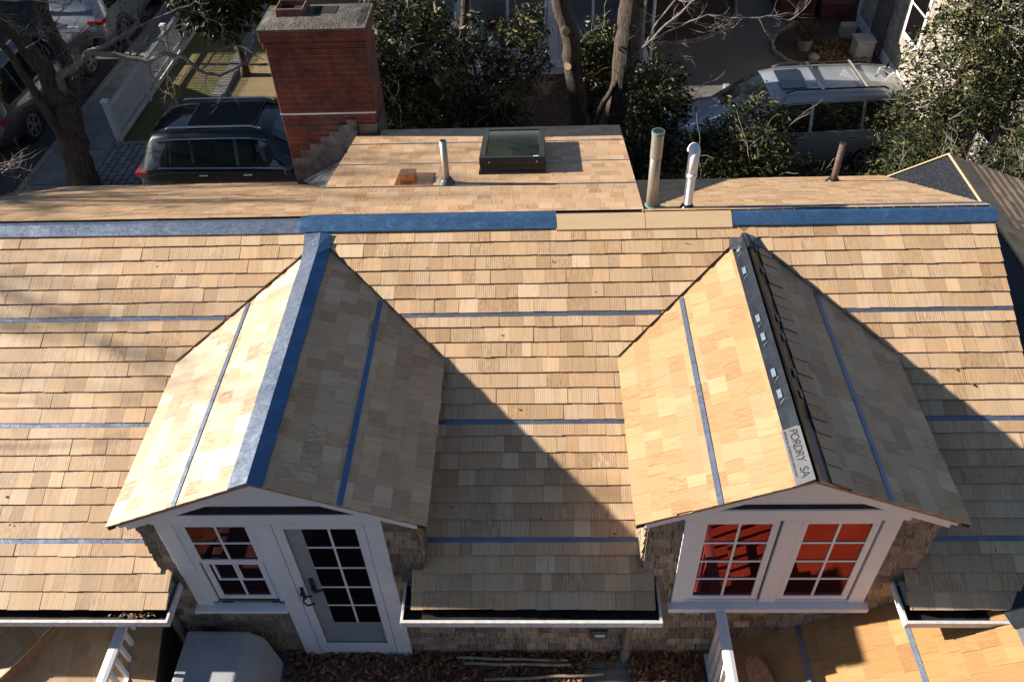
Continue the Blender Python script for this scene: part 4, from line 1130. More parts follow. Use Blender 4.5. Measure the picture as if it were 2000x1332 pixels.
# ================================================================== TREES
def blades(mb, r, c, size, n, spread, mi=0, droop=.0, asp=.35):
    for _ in range(n):
        p = Vector((c[0] + r.gauss(0, spread), c[1] + r.gauss(0, spread), c[2] + r.gauss(0, spread * .8)))
        d = Vector((r.gauss(0, 1), r.gauss(0, 1), r.gauss(0, .6) - droop))
        if d.length < .01: continue
        d.normalize(); q = d.orthogonal().normalized(); q = Matrix.Rotation(r.uniform(0, 6.28), 3, d) @ q
        s_ = size * r.choice((.55, .8, 1, 1.2, 1.7)) * r.uniform(.8, 1.2); w_ = s_ * asp; nn = d.cross(q) * (s_ * .12)
        mb.poly([p, p + d * s_ * .45 + q * w_ + nn, p + d * s_, p + d * s_ * .45 - q * w_ + nn], mi)
def limb(mb, pts, r0, r1, n=7, mi=0, wob=.0, r=None):
    L = len(pts); out = []; rad = []
    P = [Vector(p) for p in pts]
    for i in range(L - 1):
        for k_ in range(3):
            t = k_ / 3; p = P[i].lerp(P[i + 1], t)
            if r and (i or k_): p = p + Vector((r.gauss(0, wob), r.gauss(0, wob), r.gauss(0, wob)))
            out.append(p)
    out.append(P[-1]); m = len(out)
    rad = [r0 + (r1 - r0) * (i / (m - 1)) ** .8 for i in range(m)]
    if r: rad = [q * r.uniform(.93, 1.08) for q in rad]
    mb.tube(out, rad, n, mi); return out
def twigs(mb, r, start, d, length, rad, depth, mi=0, bend=.35, up=.1):
    p = Vector(start); d = Vector(d).normalized(); pts = [p.copy()]; n = 4
    for i in range(n):
        d = (d + Vector((r.gauss(0, bend), r.gauss(0, bend), r.gauss(0, bend) + up)) * .5).normalized(); p = p + d * length / n; pts.append(p.copy())
        if depth > 0 and r.random() < .85:
            dd = (d + Vector((r.gauss(0, .8), r.gauss(0, .8), r.gauss(0, .7)))).normalized()
            twigs(mb, r, p, dd, length * r.uniform(.45, .75), rad * .55, depth - 1, mi, bend, up)
    mb.tube(pts, [rad, rad * .85, rad * .7, rad * .55, rad * .35], 5 if rad > .012 else 3, mi, cap=False)
# bare maple by the drive
T = thing('bare_tree', 'big leafless tree with forked lichen-grey trunk between the sidewalk and the black car', 'tree', (-10.2, 15.9, G))
r = random.Random(17); mb = MB()
limb(mb, [(-10.28, 15.9, -10.35), (-10.2, 15.9, -10.0), (-10.1, 15.9, -9.34), (-10.0, 15.9, -8.61), (-9.92, 15.9, -8.1)], .34, .27, 14, 0, .01, r)
limb(mb, [(-9.95, 15.9, -8.4), (-9.95, 15.9, -7.9), (-9.98, 15.9, -7.46), (-10.07, 15.8, -6.93), (-10.14, 15.6, -6.4), (-10.4, 15.4, -5.4), (-10.9, 15.2, -4.0)], .24, .12, 12, 0, .02, r)
limb(mb, [(-10.0, 15.9, -9.0), (-9.85, 16.0, -8.5), (-9.68, 16.2, -7.73), (-9.8, 16.4, -7.1), (-9.9, 16.5, -6.5), (-9.7, 16.7, -5.2), (-9.2, 16.9, -4.0)], .20, .10, 12, 0, .02, r)
limb(mb, [(-10.08, 15.7, -8.9), (-10.15, 15.6, -8.1), (-10.22, 15.5, -7.42), (-10.25, 15.4, -6.8), (-10.5, 15.2, -5.4)], .10, .06, 9, 0, .02, r)
mb.build('trunk', M['bark'], T, smooth=True)
mb = MB()
BR = [([(-9.85, 15.95, -8.0), (-9.7, 15.8, -7.53), (-9.26, 15.6, -7.28), (-8.66, 15.3, -6.84), (-8.49, 15.2, -6.75), (-7.94, 15.2, -6.88), (-7.43, 15.1, -6.95), (-7.04, 15.1, -6.79), (-6.67, 15.0, -6.82), (-6.47, 15.0, -7.11), (-6.1, 15.0, -7.22), (-5.62, 14.9, -6.98), (-5.27, 14.9, -6.74)], .095, .012),
      ([(-8.47, 15.2, -6.75), (-8.14, 15.3, -6.65), (-7.8, 15.4, -6.55), (-7.58, 15.5, -6.36), (-7.57, 15.6, -6.06), (-7.45, 15.7, -5.6)], .06, .03),
      ([(-7.79, 15.2, -6.89), (-7.74, 15.3, -6.71), (-7.79, 15.3, -6.51), (-7.81, 15.4, -6.31)], .02, .008),
      ([(-7.43, 15.1, -6.95), (-7.43, 15.0, -7.19), (-7.29, 15.0, -7.51), (-7.12, 15.0, -7.62), (-7.08, 15.0, -7.82)], .02, .006),
      ([(-8.14, 15.3, -6.65), (-7.56, 15.2, -6.37), (-7.01, 15.2, -6.15), (-6.37, 15.2, -5.93), (-6.03, 15.2, -5.75)], .025, .01),
      ([(-6.47, 15.0, -7.11), (-5.95, 15.0, -6.67), (-5.48, 14.8, -6.54), (-5.05, 14.6, -6.73)], .022, .008),
      ([(-7.72, 15.2, -6.89), (-7.42, 15.3, -6.72), (-6.98, 15.4, -6.48), (-6.7, 15.4, -6.19)], .022, .01)]
for pts, r0, r1 in BR:
    out = limb(mb, pts, r0, r1, 7, 0, .012, r)
    for p in out[2::2]:
        if r.random() < .8: twigs(mb, r, p, (r.gauss(.3, .6), r.gauss(0, .5), r.gauss(-.1, .7)), r.uniform(.25, .7), .009, 2)
for _ in range(34):
    twigs(mb, r, (r.uniform(-11.4, -8.2), r.uniform(15.0, 16.6), r.uniform(-7.2, -5.4)), (r.gauss(.3, .8), r.gauss(-.1, .4), r.gauss(0, .6)), r.uniform(.5, 1.1), .014, 2)
mb.build('branches', M['barkgrey'], T, smooth=True)
# second trunk at the very left edge
T2 = thing('bare_tree', 'dark trunk foot with thin twigs at the left edge beside the roof corner', 'tree', (-11.65, 14.6, G)); mb = MB()
limb(mb, [(-11.2, 14.7, -10.4), (-11.35, 14.7, -9.9), (-11.6, 14.6, -9.2), (-11.9, 14.6, -7), (-12.1, 14.3, -4)], .30, .14, 12, 0, .01, r)
mb.build('trunk', M['bark'], T2, smooth=True); mb = MB()
for _ in range(7): twigs(mb, r, (-11.3, 15.0, r.uniform(-9.3, -8.9)), (.6, .2, r.gauss(-.1, .5)), r.uniform(.4, .8), .010, 2)
for _ in range(26): twigs(mb, r, (r.uniform(-12.4, -11.6), r.uniform(13.6, 15), r.uniform(-5, -3)), (r.gauss(0, 1), r.gauss(-.3, .8), r.uniform(.1, 1)), r.uniform(1.2, 2.4), .04, 3)
mb.build('branches', M['barkgrey'], T2)
# trees standing left of the house, out of frame, whose branches shade the roofs
for i, (tx, ty, hh) in enumerate(((-12.6, 8.3, 9.2), (-15.5, 10.2, 13), (-17.5, 9.0, 12.5))):
    Tn = thing('bare_tree', ['leafless street tree nearest the left end of the roof', 'taller leafless street tree behind the others', 'leafless street tree furthest from the house'][i], 'tree', (tx, ty, G), 'leafless street trees left of the house')
    mb = MB(); limb(mb, [(tx, ty, G - .1), (tx + .1, ty, G + 2), (tx - .1, ty + .1, G + hh * .55), (tx, ty, G + hh * .8)], .26, .08, 10, 0, .02, r); mb.build('trunk', M['bark'], Tn, smooth=True)
    mb = MB()
    for q in range(15):
        a = r.uniform(0, 6.28); zz = G + hh * r.uniform(.35, .8)
        twigs(mb, r, (tx, ty, zz), (cos(a), sin(a) * 1.1, r.uniform(.15, .8)), r.uniform(1.8, 3.2), .06, 3, up=.12)
    mb.build('branches', M['barkgrey'], Tn)
# broadleaf evergreens
def evergreen(name, label, base, blobs, n, leaf, mats, seed, droop=.5, asp=.28, trunkr=.1, group='evergreen trees behind the house', spread=.09, per=11):
    T = thing(name, label, 'tree', (base[0], base[1], G), group); r = random.Random(seed)
    mb = MB(); zt_ = max(b[2] for b in blobs)
    limb(mb, [(base[0], base[1], G - .1), (base[0] + .05, base[1], G + 1.2), (blobs[0][0], blobs[0][1], zt_)], trunkr, .03, 9, 0, .02, r)
    for b in blobs:
        for _ in range(6):
            zz = b[2] - r.uniform(0, .8) * b[5]
            limb(mb, [(base[0] + .03, base[1], max(G + .3, zz - .4)), (b[0] + r.gauss(0, .4) * b[3], b[1] + r.gauss(0, .4) * b[4], zz)], .03, .007, 5, 0, .03, r)
    mb.build('trunk', M['bark'], T, smooth=True)
    mb = MB()
    for b in blobs:
        for _ in range(int(7 * b[3] * b[5]) + 2):
            v = Vector((r.gauss(0, 1), -abs(r.gauss(0, 1)), r.gauss(0, 1))).normalized()
            p = (b[0] + v.x * b[3] * .8, b[1] + v.y * b[4] * .8, b[2] + v.z * b[5] * .8)
            if p[2] > G + .4: m2 = MB(); twigs(m2, r, p, (v.x, v.y, v.z + .4), r.uniform(.4, .8), .009, 1); m2.build('bare_twig', M['barkgrey'], T)
    mb = MB(); tot = sum(b[3] * b[4] * b[5] for b in blobs)
    for b in blobs:
        m = int(n * b[3] * b[4] * b[5] / tot)
        for _ in range(m):
            while True:
                v = Vector((r.uniform(-1, 1), r.uniform(-1, 1), r.uniform(-1, 1)))
                if v.length < 1 and r.random() < .25 + v.length ** 2: break
            v *= 1 + .18 * sin(v.x * 7 + seed) * cos(v.z * 6 + v.y * 5)
            blades(mb, r, (b[0] + v.x * b[3], b[1] + v.y * b[4], max(G + .1, b[2] + v.z * b[5])), leaf, per, spread, 0 if r.random() < .78 else 1, droop, asp)
    mb.build('crown', mats, T); return T
HM = [M['holly'], M['holly2']]; CM = [M['cedarleaf'], M['holly2']]
evergreen('evergreen_tree', 'glossy evergreen hanging over the lawn between the picket fence and the chimney', (-8.0, 21.4), [(-8.3, 21.2, -7.9, .95, 1.1, 1.2), (-7.2, 21.0, -7.3, 1.2, 1.0, 1.1), (-8.5, 22.0, -6.9, 1.2, 1.0, .9), (-6.2, 21.4, -6.9, 1.2, 1.0, .9)], 1500, .15, HM, 201, .9, .22, .14)
evergreen('evergreen_tree', 'dense evergreen directly right of the brick chimney', (-2.5, 14.2), [(-2.7, 13.9, -8.2, .85, 1.0, 1.9), (-2.4, 14.3, -6.6, 1.0, 1.0, 1.2), (-1.7, 13.6, -8.9, .8, .9, 1.2)], 1350, .11, HM, 202, .5, .25)
evergreen('evergreen_tree', 'loose evergreen in front of the left end of the white porch', (-1.1, 15.4), [(-1.3, 15.2, -7.9, .9, .8, 1.5), (-.8, 15.0, -9.0, .8, .8, 1.1), (-.3, 15.6, -7.0, .5, .6, .8)], 760, .11, HM, 203, .5, .22)
evergreen('evergreen_tree', 'slim evergreen between the two bare trunks in front of the porch', (1.15, 17.6), [(1.15, 17.6, -8.7, .38, .4, .9), (1.3, 17.4, -8.0, .45, .4, .6)], 330, .10, HM, 204, .4, .25, .05)
evergreen('evergreen_tree', 'sparse evergreen right of the thickest bare trunk', (2.4, 15.8), [(2.4, 15.8, -8.5, .6, .6, 1.1), (2.2, 15.0, -9.3, .8, .7, .8)], 620, .10, HM, 205, .5, .22, .06)
evergreen('evergreen_bush', 'dark evergreen bush in front of the minivan nose', (3.2, 13.4), [(3.0, 13.2, -9.1, .85, .8, 1.0), (3.9, 13.5, -8.8, .7, .7, 1.0)], 1150, .09, CM, 206, .1, .2, .06)
evergreen('evergreen_bush', 'low evergreen bush in front of the minivan side', (4.9, 13.6), [(4.8, 13.5, -9.35, .8, .8, .8), (5.6, 13.5, -9.5, .7, .8, .75)], 950, .09, CM, 207, .1, .2, .06)
evergreen('evergreen_bush', 'evergreen twigs rising over the minivan windscreen', (4.4, 14.7), [(4.1, 14.7, -8.6, .75, .5, .85), (3.2, 14.5, -8.9, .6, .5, .7)], 560, .09, CM, 208, .1, .2, .05)
evergreen('evergreen_bush', 'evergreen bush below the tip of the small gabled roof', (7.0, 13.0), [(6.7, 13.0, -8.9, .9, .8, 1.2), (7.6, 12.6, -9.0, .9, .8, 1.1)], 1000, .09, CM, 209, .1, .2, .06)
evergreen('cedar_tree', 'tall feathery cedar in front of the sunlit cream house at top right', (7.9, 15.2), [(7.8, 15.0, -7.6, 1.05, 1.1, 1.5), (7.4, 14.8, -8.8, .9, .9, 1.1), (8.6, 15.0, -7.0, 1.0, 1.0, 1.6), (8.0, 15.2, -6.0, .8, .8, 1.1)], 1500, .085, CM, 210, -.3, .18, .12, per=13)
evergreen('cedar_tree', 'dark cedar at the right edge of the picture', (9.6, 13.6), [(9.4, 13.4, -7.4, .9, 1.0, 1.8), (8.7, 12.6, -8.4, .9, .9, 1.3)], 1400, .085, CM, 211, -.1, .18, .12, per=13)
# bare trunks by the porch
def trunk_tree(label, pts, r0, r1, cuts, extra, seed):
    b = pts[0]; T = thing('bare_tree', label, 'tree', (b[0], b[1], G)); r = random.Random(seed); mb = MB()
    limb(mb, pts, r0, r1, 16, 0, .012, r); tr = mb.build('trunk', M['bark'], T, smooth=True)
    for c_, d_, s_ in cuts:
        mb = MB(); c_ = Vector(c_); d_ = Vector(d_).normalized(); mb.tube([c_, c_ + d_ * s_], [s_ * 1.1, s_], 12, 0); mb.tube([c_ + d_ * s_, c_ + d_ * (s_ + .004)], [s_ * .93, s_ * .9], 12, 1)
        mb.build('branch_stub', [M['bark'], M['cut']], T)
    if extra:
        mb = MB()
        for pts2, a, b2 in extra:
            out = limb(mb, pts2, a, b2, 6, 0, .012, r)
            for p in out[2::2]: twigs(mb, r, p, (r.gauss(.3, .6), r.gauss(0, .4), r.gauss(.1, .6)), r.uniform(.3, .7), .008, 2)
        mb.build('branches', M['barkgrey'], T)
trunk_tree('leaning bare trunk with two sawn branch stubs in front of the porch column', [(.95, 17, G - .1), (.87, 17, -9.53), (.8, 17, -8.97), (.71, 17, -8.37), (.68, 17, -7.91), (.6, 17, -7.36), (.45, 17, -6.93), (.3, 17, -6.0), (.1, 17, -4.0)], .21, .17,
           [((.60, 16.86, -8.05), (-.3, -1, .1), .085), ((.52, 16.88, -7.3), (.1, -1, .1), .09)], None, 31)
trunk_tree('thick straight bare trunk right of the leaning one, with pale twigs to its right', [(1.55, 16.5, G - .1), (1.6, 16.5, -9.27), (1.68, 16.5, -8.49), (1.73, 16.5, -7.82), (1.77, 16.5, -7.17), (1.81, 16.5, -6.6), (1.83, 16.5, -4)], .27, .23,
           [((1.98, 16.4, -6.6), (1, -.6, .3), .07)],
           [([(1.85, 16.3, -7.8), (1.91, 16.3, -7.62), (2.1, 16.2, -7.31), (2.42, 16.0, -6.87), (2.83, 15.8, -6.41), (3.2, 15.7, -5.9)], .028, .014),
            ([(2.1, 16.2, -7.31), (2.29, 16.2, -6.86), (2.6, 16.2, -6.47), (2.8, 16.2, -6.1)], .02, .01),
            ([(2.1, 16.2, -7.31), (2.71, 16.0, -6.88), (3.18, 16.0, -6.7), (3.87, 16.0, -6.79), (4.35, 16.0, -6.75), (4.96, 16.0, -6.89)], .02, .008),
            ([(2.42, 16.0, -6.87), (3.0, 16.2, -6.9), (3.5, 16.4, -7.1), (3.7, 16.4, -7.0)], .014, .007)], 32)
trunk_tree('dark slanting trunk leaning against the thick bare trunk', [(.95, 16.3, G - .1), (1.13, 16.3, -9.3), (1.33, 16.3, -8.62), (1.6, 16.35, -8.15)], .09, .05, [], None, 33)
trunk_tree('tall straight reddish trunk among the evergreens right of the chimney', [(-2.3, 15, G), (-2.29, 15, -7.53), (-2.24, 15, -6.91), (-2.13, 15, -6.33), (-2.05, 15, -5.3)], .10, .09, [], None, 34)
trunk_tree('slender dark trunk in front of the left porch column', [(-1.5, 16, G), (-1.47, 16, -8.05), (-1.5, 16, -7.08), (-1.4, 16, -6.28), (-1.3, 16, -5)], .09, .075, [], [([(-1.45, 16, -7.1), (-.9, 15.9, -7.3), (-.5, 15.9, -7.0), (-.3, 15.9, -6.6)], .04, .015), ([(-1.5, 16, -7.0), (-2.0, 15.9, -7.05), (-2.5, 15.8, -7.3)], .02, .01)], 35)
# small shrub of bare reddish twigs
S_ = thing('twiggy_shrub', 'small bare shrub of reddish stems below the porch', 'shrub', (.1, 19.9, G)); mb = MB(); r = random.Random(36)
for _ in range(26): twigs(mb, r, (.1 + r.gauss(0, .05), 19.9 + r.gauss(0, .05), G), (r.gauss(0, .45), r.gauss(0, .3), 1), r.uniform(.4, .65), .006, 1, up=.2)
mb.build('stems', M['cut'], S_)

# ================================================================== FENCE
F = thing('picket_fence', 'white wooden picket fence with capped posts between the sidewalk and the lawn', 'fence', (-10.2, 17.95, G))
FX = -10.2; bays = [17.95 + 2.12 * i for i in range(7)]
for i, y in enumerate(bays):
    mb = MB(); mb.box(FX - .06, FX + .06, y - .06, y + .06, G, G + 1.10); po = mb.build('post', M['whitewood'], F, bevel=.004)
    mb = MB(); mb.box(FX - .085, FX + .085, y - .085, y + .085, G + 1.10, G + 1.125); mb.box(FX - .06, FX + .06, y - .06, y + .06, G + 1.125, G + 1.15); mb.build('post_cap', M['white'], po, bevel=.004)
for i in range(6):
    ya, yb = bays[i] + .06, bays[i + 1] - .06; mb = MB(); n = 21
    mb.box(FX - .02, FX + .02, ya, yb, G + .26, G + .33); mb.box(FX - .02, FX + .02, ya, yb, G + .86, G + .92); mb.box(FX - .015, FX + .015, ya, yb, G + .03, G + .14)
    for q in range(n):
        y = ya + (yb - ya) * (q + .5) / n; w_ = .021; h = 1.0 + .03 * sin(pi * (q + .5) / n) + (.0 if q % 2 else -.0)
        mb.prism([(FX + .02, y - w_, G + .2), (FX + .02, y + w_, G + .2), (FX + .02, y + w_, G + h - .03), (FX + .02, y, G + h), (FX + .02, y - w_, G + h - .03)], (.018, 0, 0))
    mb.build('picket_panel', M['whitewood'], F)

# ================================================================== VEHICLES
def mirror_loft(mb, sts, ring, mi_of, z0=0):
    """sts: list of dicts; ring(st)-> list of (y,z) half ring from underside to roof centre"""
    secs = []
    for s_ in sts:
        half = ring(s_); secs.append([(s_['x'], y, z) for y, z in half] + [(s_['x'], -y, z) for y, z in half[-2::-1]])
    n = len(secs[0])
    for i in range(len(secs) - 1):
        for j in range(n - 1):
            a, b = secs[i], secs[i + 1]; m = mi_of(i, j if j < n // 2 else n - 2 - j)
            if m is None: continue
            mb.poly([a[j], a[j + 1], b[j + 1], b[j]], m)
    for s_, fl_ in ((secs[0], True), (secs[-1], False)):
        mb.poly(s_[::-1] if fl_ else s_, mi_of(-1, 0))
    return secs
def vehicle(name, label, cat, loc, rz, paint, L=4.8, W=1.95, Hh=1.75, style='suv', group=None, details=()):
    V = local_thing(name, label, cat, loc, rz, group)
    h = L / 2
    # x forward; (x, z_low, z_belt, z_top, half_w, half_roof)
    if style == 'suv': prof = [(-h, .45, .62, .66, .80, .70), (-h + .05, .35, .95, 1.0, .90, .74), (-h + .12, .30, 1.02, 1.10, .95, .72), (-h + .30, .28, 1.06, 1.52, .97, .66), (-h + .48, .27, 1.07, 1.70, .975, .66), (-h + .9, .26, 1.06, 1.74, .975, .68), (-.5, .25, 1.04, 1.76, .975, .69), (.1, .25, 1.03, 1.75, .975, .69), (.45, .25, 1.02, 1.68, .975, .67), (.85, .25, 1.02, 1.42, .975, .66), (1.20, .25, 1.03, 1.13, .975, .70), (1.35, .26, 1.02, 1.06, .97, .74), (h - .55, .28, .98, 1.01, .95, .72), (h - .2, .32, .90, .93, .88, .62), (h - .04, .40, .74, .78, .76, .5), (h, .48, .62, .64, .66, .4)]
    else: prof = [(-h, .45, .70, .75, .80, .70), (-h + .06, .32, 1.0, 1.12, .93, .72), (-h + .18, .28, 1.05, 1.58, .97, .70), (-h + .34, .27, 1.06, 1.72, .985, .70), (-h + .9, .25, 1.04, 1.77, .99, .72), (-.6, .24, 1.02, 1.78, .99, .73), (.15, .24, 1.00, 1.76, .99, .73), (.55, .24, .98, 1.70, .99, .71), (.95, .24, .97, 1.50, .985, .68), (1.45, .25, .96, 1.18, .98, .68), (1.75, .26, .94, .99, .97, .70), (h - .45, .30, .84, .88, .92, .64), (h - .12, .36, .70, .73, .80, .5), (h, .45, .60, .62, .68, .4)]
    sts = [dict(x=p[0] * 1.0, lo=p[1], be=p[2], to=p[3] * Hh / 1.75 if p[3] > 1.12 else p[3], w=p[4] * W / 1.95, r=p[5] * W / 1.95) for p in prof]
    def ring(s_):
        w_, be, to, rr = s_['w'], s_['be'], s_['to'], s_['r']
        return [(0, s_['lo']), (w_ * .86, s_['lo']), (w_ * .965, s_['lo'] + .10), (w_, (s_['lo'] + be) / 2 + .05), (w_ * .985, be - .07), (w_ * .955, be), (rr + (w_ * .955 - rr) * .12, to - .10 if to > be + .15 else to - .01), (rr * .93, to - .03 if to > be + .15 else to), (rr * .6, to + .01), (0, to + .02)]
    cab = [i for i, s_ in enumerate(sts) if s_['to'] > s_['be'] + .2]
    def mi_of(i, j):
        if i < 0: return 0
        return 0
    mb = MB(); secs = mirror_loft(mb, sts, ring, mi_of)
    body = mb.build('body', paint, V)
    bm = bmesh.new(); bm.from_mesh(body.data); bmesh.ops.remove_doubles(bm, verts=bm.verts, dist=.0005); bmesh.ops.recalc_face_normals(bm, faces=bm.faces); bm.to_mesh(body.data); bm.free()
    body.data.polygons.foreach_set('use_smooth', [True] * len(body.data.polygons))
    # side glass panes lie just proud of the loft
    def sidept(x, t, s):      # t 0 belt..1 roof edge
        for a, b in zip(sts[:-1], sts[1:]):
            if a['x'] <= x <= b['x']:
                f = (x - a['x']) / (b['x'] - a['x']); ra, rb = ring(a), ring(b)
                p5 = [ra[5][i] * (1 - f) + rb[5][i] * f for i in (0, 1)]; p6 = [ra[6][i] * (1 - f) + rb[6][i] * f for i in (0, 1)]
                return Vector((x, s * (p5[0] + (p6[0] - p5[0]) * t + .008), p5[1] + (p6[1] - p5[1]) * t))
    xs = [sts[cab[0]]['x'] + .22, -h + 1.25, -.25, .72 if style == 'suv' else .95]
    for s in (-1, 1):
        for a, b in zip(xs[:-1], xs[1:]):
            mb = MB(); n = 6; a2, b2 = a + .035, b - .035; P = []
            for i in range(n + 1):
                x = a2 + (b2 - a2) * i / n; tt = .93 * min(1, max(.12, (x - xs[0] + .10) / .38)) * min(1, max(.10, (xs[-1] + .05 - x) / .42)); P.append((sidept(x, .08, s), sidept(x, max(.1, tt), s)))
            for i in range(n): mb.poly([P[i][0], P[i + 1][0], P[i + 1][1], P[i][1]] if s < 0 else [P[i][1], P[i + 1][1], P[i + 1][0], P[i][0]])
            mb.build('side_window', M['carglass'], V)
        mb = MB(); pts = [sidept(xs[0] + (xs[-1] + .25 - xs[0]) * i / 10, 0.97 if i < 9 else .6, s) + Vector((0, s * .006, 0)) for i in range(11)]
        mb.tube(pts, .008, 5); mb.tube([sidept(xs[0] + (xs[-1] + .2 - xs[0]) * i / 10, .04, s) for i in range(11)], .007, 5); mb.build('window_trim', M['chrome'], V)
        # door seams, handle, mirror
        mb = MB()
        for x in xs[1:3]:
            a = sidept(x, 0, s); mb.tube([a, Vector((x, s * W / 2 * .995, .75)), Vector((x, s * W / 2 * .985, .40))], .006, 4)
        mb.build('door_seam', M['plastic'], V)
        for x in xs[1:3]:
            mb = MB(); mb.obox((x + .18, s * (W / 2 - .005), .93), (.09, 0, 0), (0, .02, 0), (0, 0, .015)); mb.build('door_handle', M['chrome'], V, bevel=.005)
        mb = MB(); mx = xs[-1] + .12; mb.obox((mx, s * (W / 2 + .10), 1.08), (.09, 0, 0), (0, .10, 0), (0, 0, .07)); mb.build('mirror', paint, V, bevel=.04)
    # windscreen and rear window on the slope between stations
    def cross(i, j0, j1, inset, name_):
        a, b = ring(sts[i]), ring(sts[j1]); xa, xb = sts[i]['x'], sts[j1]['x']
        mb = MB(); rows = []; xa, xb = sts[i]['x'] + .03, sts[j1]['x'] - .03
        for f in (0, .2, .4, .6, .8, 1):
            x = xa + (xb - xa) * f
            for A_, B_ in zip(sts[:-1], sts[1:]):
                if A_['x'] <= x <= B_['x']:
                    g = (x - A_['x']) / (B_['x'] - A_['x']); ra, rb = ring(A_), ring(B_)
                    pr = [(ra[q][0] * (1 - g) + rb[q][0] * g, ra[q][1] * (1 - g) + rb[q][1] * g) for q in (7, 8, 9)]
                    off = Vector((.012, 0, .016))
                    rows.append([Vector((x, y, z)) + off for y, z in ((-pr[0][0], pr[0][1]), (-pr[1][0], pr[1][1]), (0, pr[2][1]), (pr[1][0], pr[1][1]), (pr[0][0], pr[0][1]))]); break
        for p, q in zip(rows[:-1], rows[1:]):
            for k_ in range(4): mb.poly([p[k_], p[k_ + 1], q[k_ + 1], q[k_]])
        mb.build(name_, M['carglass'], V)
    if style == 'suv': ws0, ws1 = 8, 10
    else: ws0, ws1 = 7, 9
    cross(ws0, 0, ws1, 0, 'windscreen')
    # tailgate glass
    i0, i1 = (2, 4) if style == 'suv' else (1, 3)
    a, b = sts[i0], sts[i1]; mb = MB()
    z0_, z1_ = a['to'] + .02, b['to'] - .10; x0_, x1_ = a['x'] - .015, b['x'] - .035
    mb.poly([(x0_ - .0, -a['r'] * .93, z0_), (x1_ - .03, -b['r'] * .85, z1_), (x1_ - .03, b['r'] * .85, z1_), (x0_, a['r'] * .93, z0_)]); mb.build('rear_window', M['carglass'], V)
    mb = MB(); mb.obox((-h - .005, 0, .78), (.01, 0, 0), (0, .16, 0), (0, 0, .06)); mb.build('number_plate', M['white'], V)
    for s in (-1, 1):
        mb = MB(); mb.obox((-h + .06, s * .70 * W / 1.95, .93), (.07, 0, 0), (0, .22, 0), (0, 0, .06)); mb.obox((-h + .22, s * .925 * W / 1.95, .95), (.14, 0, 0), (0, .025, 0), (0, 0, .055)); mb.build('tail_light', M['redlamp'], V, bevel=.015)
        mb = MB(); mb.obox((h - .16, s * .62, .74), (.12, 0, 0), (0, .18, 0), (0, 0, .05)); mb.build('headlight', M['clear'], V, bevel=.02)
    mb = MB(); mb.obox((-h + .03, 0, .48), (.08, 0, 0), (0, .82 * W / 1.95, 0), (0, 0, .10)); mb.build('rear_bumper', M['plastic'], V, bevel=.03)
    # wheels
    wb = (-h + .98, h - .95)
    for x in wb:
        for s in (-1, 1):
            mb = MB(); y = s * (W / 2 - .10); R_ = .37
            mb.tube([(x, y - s * .115, .37), (x, y - s * .10, .37), (x, y + s * .09, .37), (x, y + s * .115, .37)], [R_ * .9, R_, R_, R_ * .88], 28); wh = mb.build('wheel', M['tyre'], V, smooth=False)
            mb = MB(); mb.tube([(x, y + s * .116, .37), (x, y + s * .117, .37)], .25, 24, 1)
            ro = y + s * .122
            for q in range(10):
                t = 2 * pi * q / 10 + (.12 if q % 2 else -.12); mb.obox((x + cos(t) * .14, ro, .37 + sin(t) * .14), (cos(t) * .11, 0, sin(t) * .11), (-sin(t) * .017, 0, cos(t) * .017), (0, .006, 0))
            for q in range(28):
                t = 2 * pi * q / 28; mb.obox((x + cos(t) * .255, ro, .37 + sin(t) * .255), (-sin(t) * .032, 0, cos(t) * .032), (cos(t) * .014, 0, sin(t) * .014), (0, .008, 0))
            mb.tube([(x, ro - .005 * s, .37), (x, ro + .008 * s, .37)], .045, 12); mb.build('rim', [M['rim'], M['dig']], wh)
            mb = MB(); n = 16
            for q in range(n):
                t0, t1 = pi * q / n, pi * (q + 1) / n
                yy = s * (W / 2 + .004)
                mb.poly([(x + cos(t0) * .40, yy, .37 + sin(t0) * .40), (x + cos(t0) * .455, yy, .37 + sin(t0) * .455), (x + cos(t1) * .455, yy, .37 + sin(t1) * .455), (x + cos(t1) * .40, yy, .37 + sin(t1) * .40)])
                mb.poly([(x + cos(t0) * .455, yy, .37 + sin(t0) * .455), (x + cos(t0) * .455, yy - s * .05, .37 + sin(t0) * .455), (x + cos(t1) * .455, yy - s * .05, .37 + sin(t1) * .455), (x + cos(t1) * .455, yy, .37 + sin(t1) * .455)])
            mb.build('wheel_arch', M['plastic'], V)
    topz = max(s_['to'] for s_ in sts)
    for s in (-1, 1):
        if 'rails' in details or 'bars' in details:
            mb = MB(); mb.tube([(-h + .75, s * .60, topz + .01), (-h + .85, s * .60, topz + .06), (.1, s * .60, topz + .065), (.3, s * .60, topz + .0)], .02, 8); mb.build('roof_rail', M['chrome'] if 'rails' in details else M['plastic'], V, smooth=True)
    if 'bars' in details:
        for x in (-1.35, -.45): mb = MB(); mb.obox((x, 0, topz + .075), (.035, 0, 0), (0, .62, 0), (0, 0, .015)); mb.build('cross_bar', M['chrome'], V, bevel=.01)
    if 'sunroof' in details:
        mb = MB(); mb.poly([(-1.25, -.50, topz + .032), (.15, -.50, topz + .030), (.15, .50, topz + .030), (-1.25, .50, topz + .032)]); mb.build('sunroof', M['darkpanel'], V)
        mb = MB(); mb.tube([(-1.25, -.50, topz + .033), (.15, -.50, topz + .031), (.15, .50, topz + .031), (-1.25, .50, topz + .033), (-1.25, -.50, topz + .033)], .005, 4); mb.build('sunroof_seal', M['rim'], V)
    if 'small_sunroof' in details:
        mb = MB(); mb.poly([(-.2, -.42, topz + .03), (.32, -.42, topz + .012), (.32, .42, topz + .012), (-.2, .42, topz + .03)]); mb.build('sunroof', M['carglass'], V)
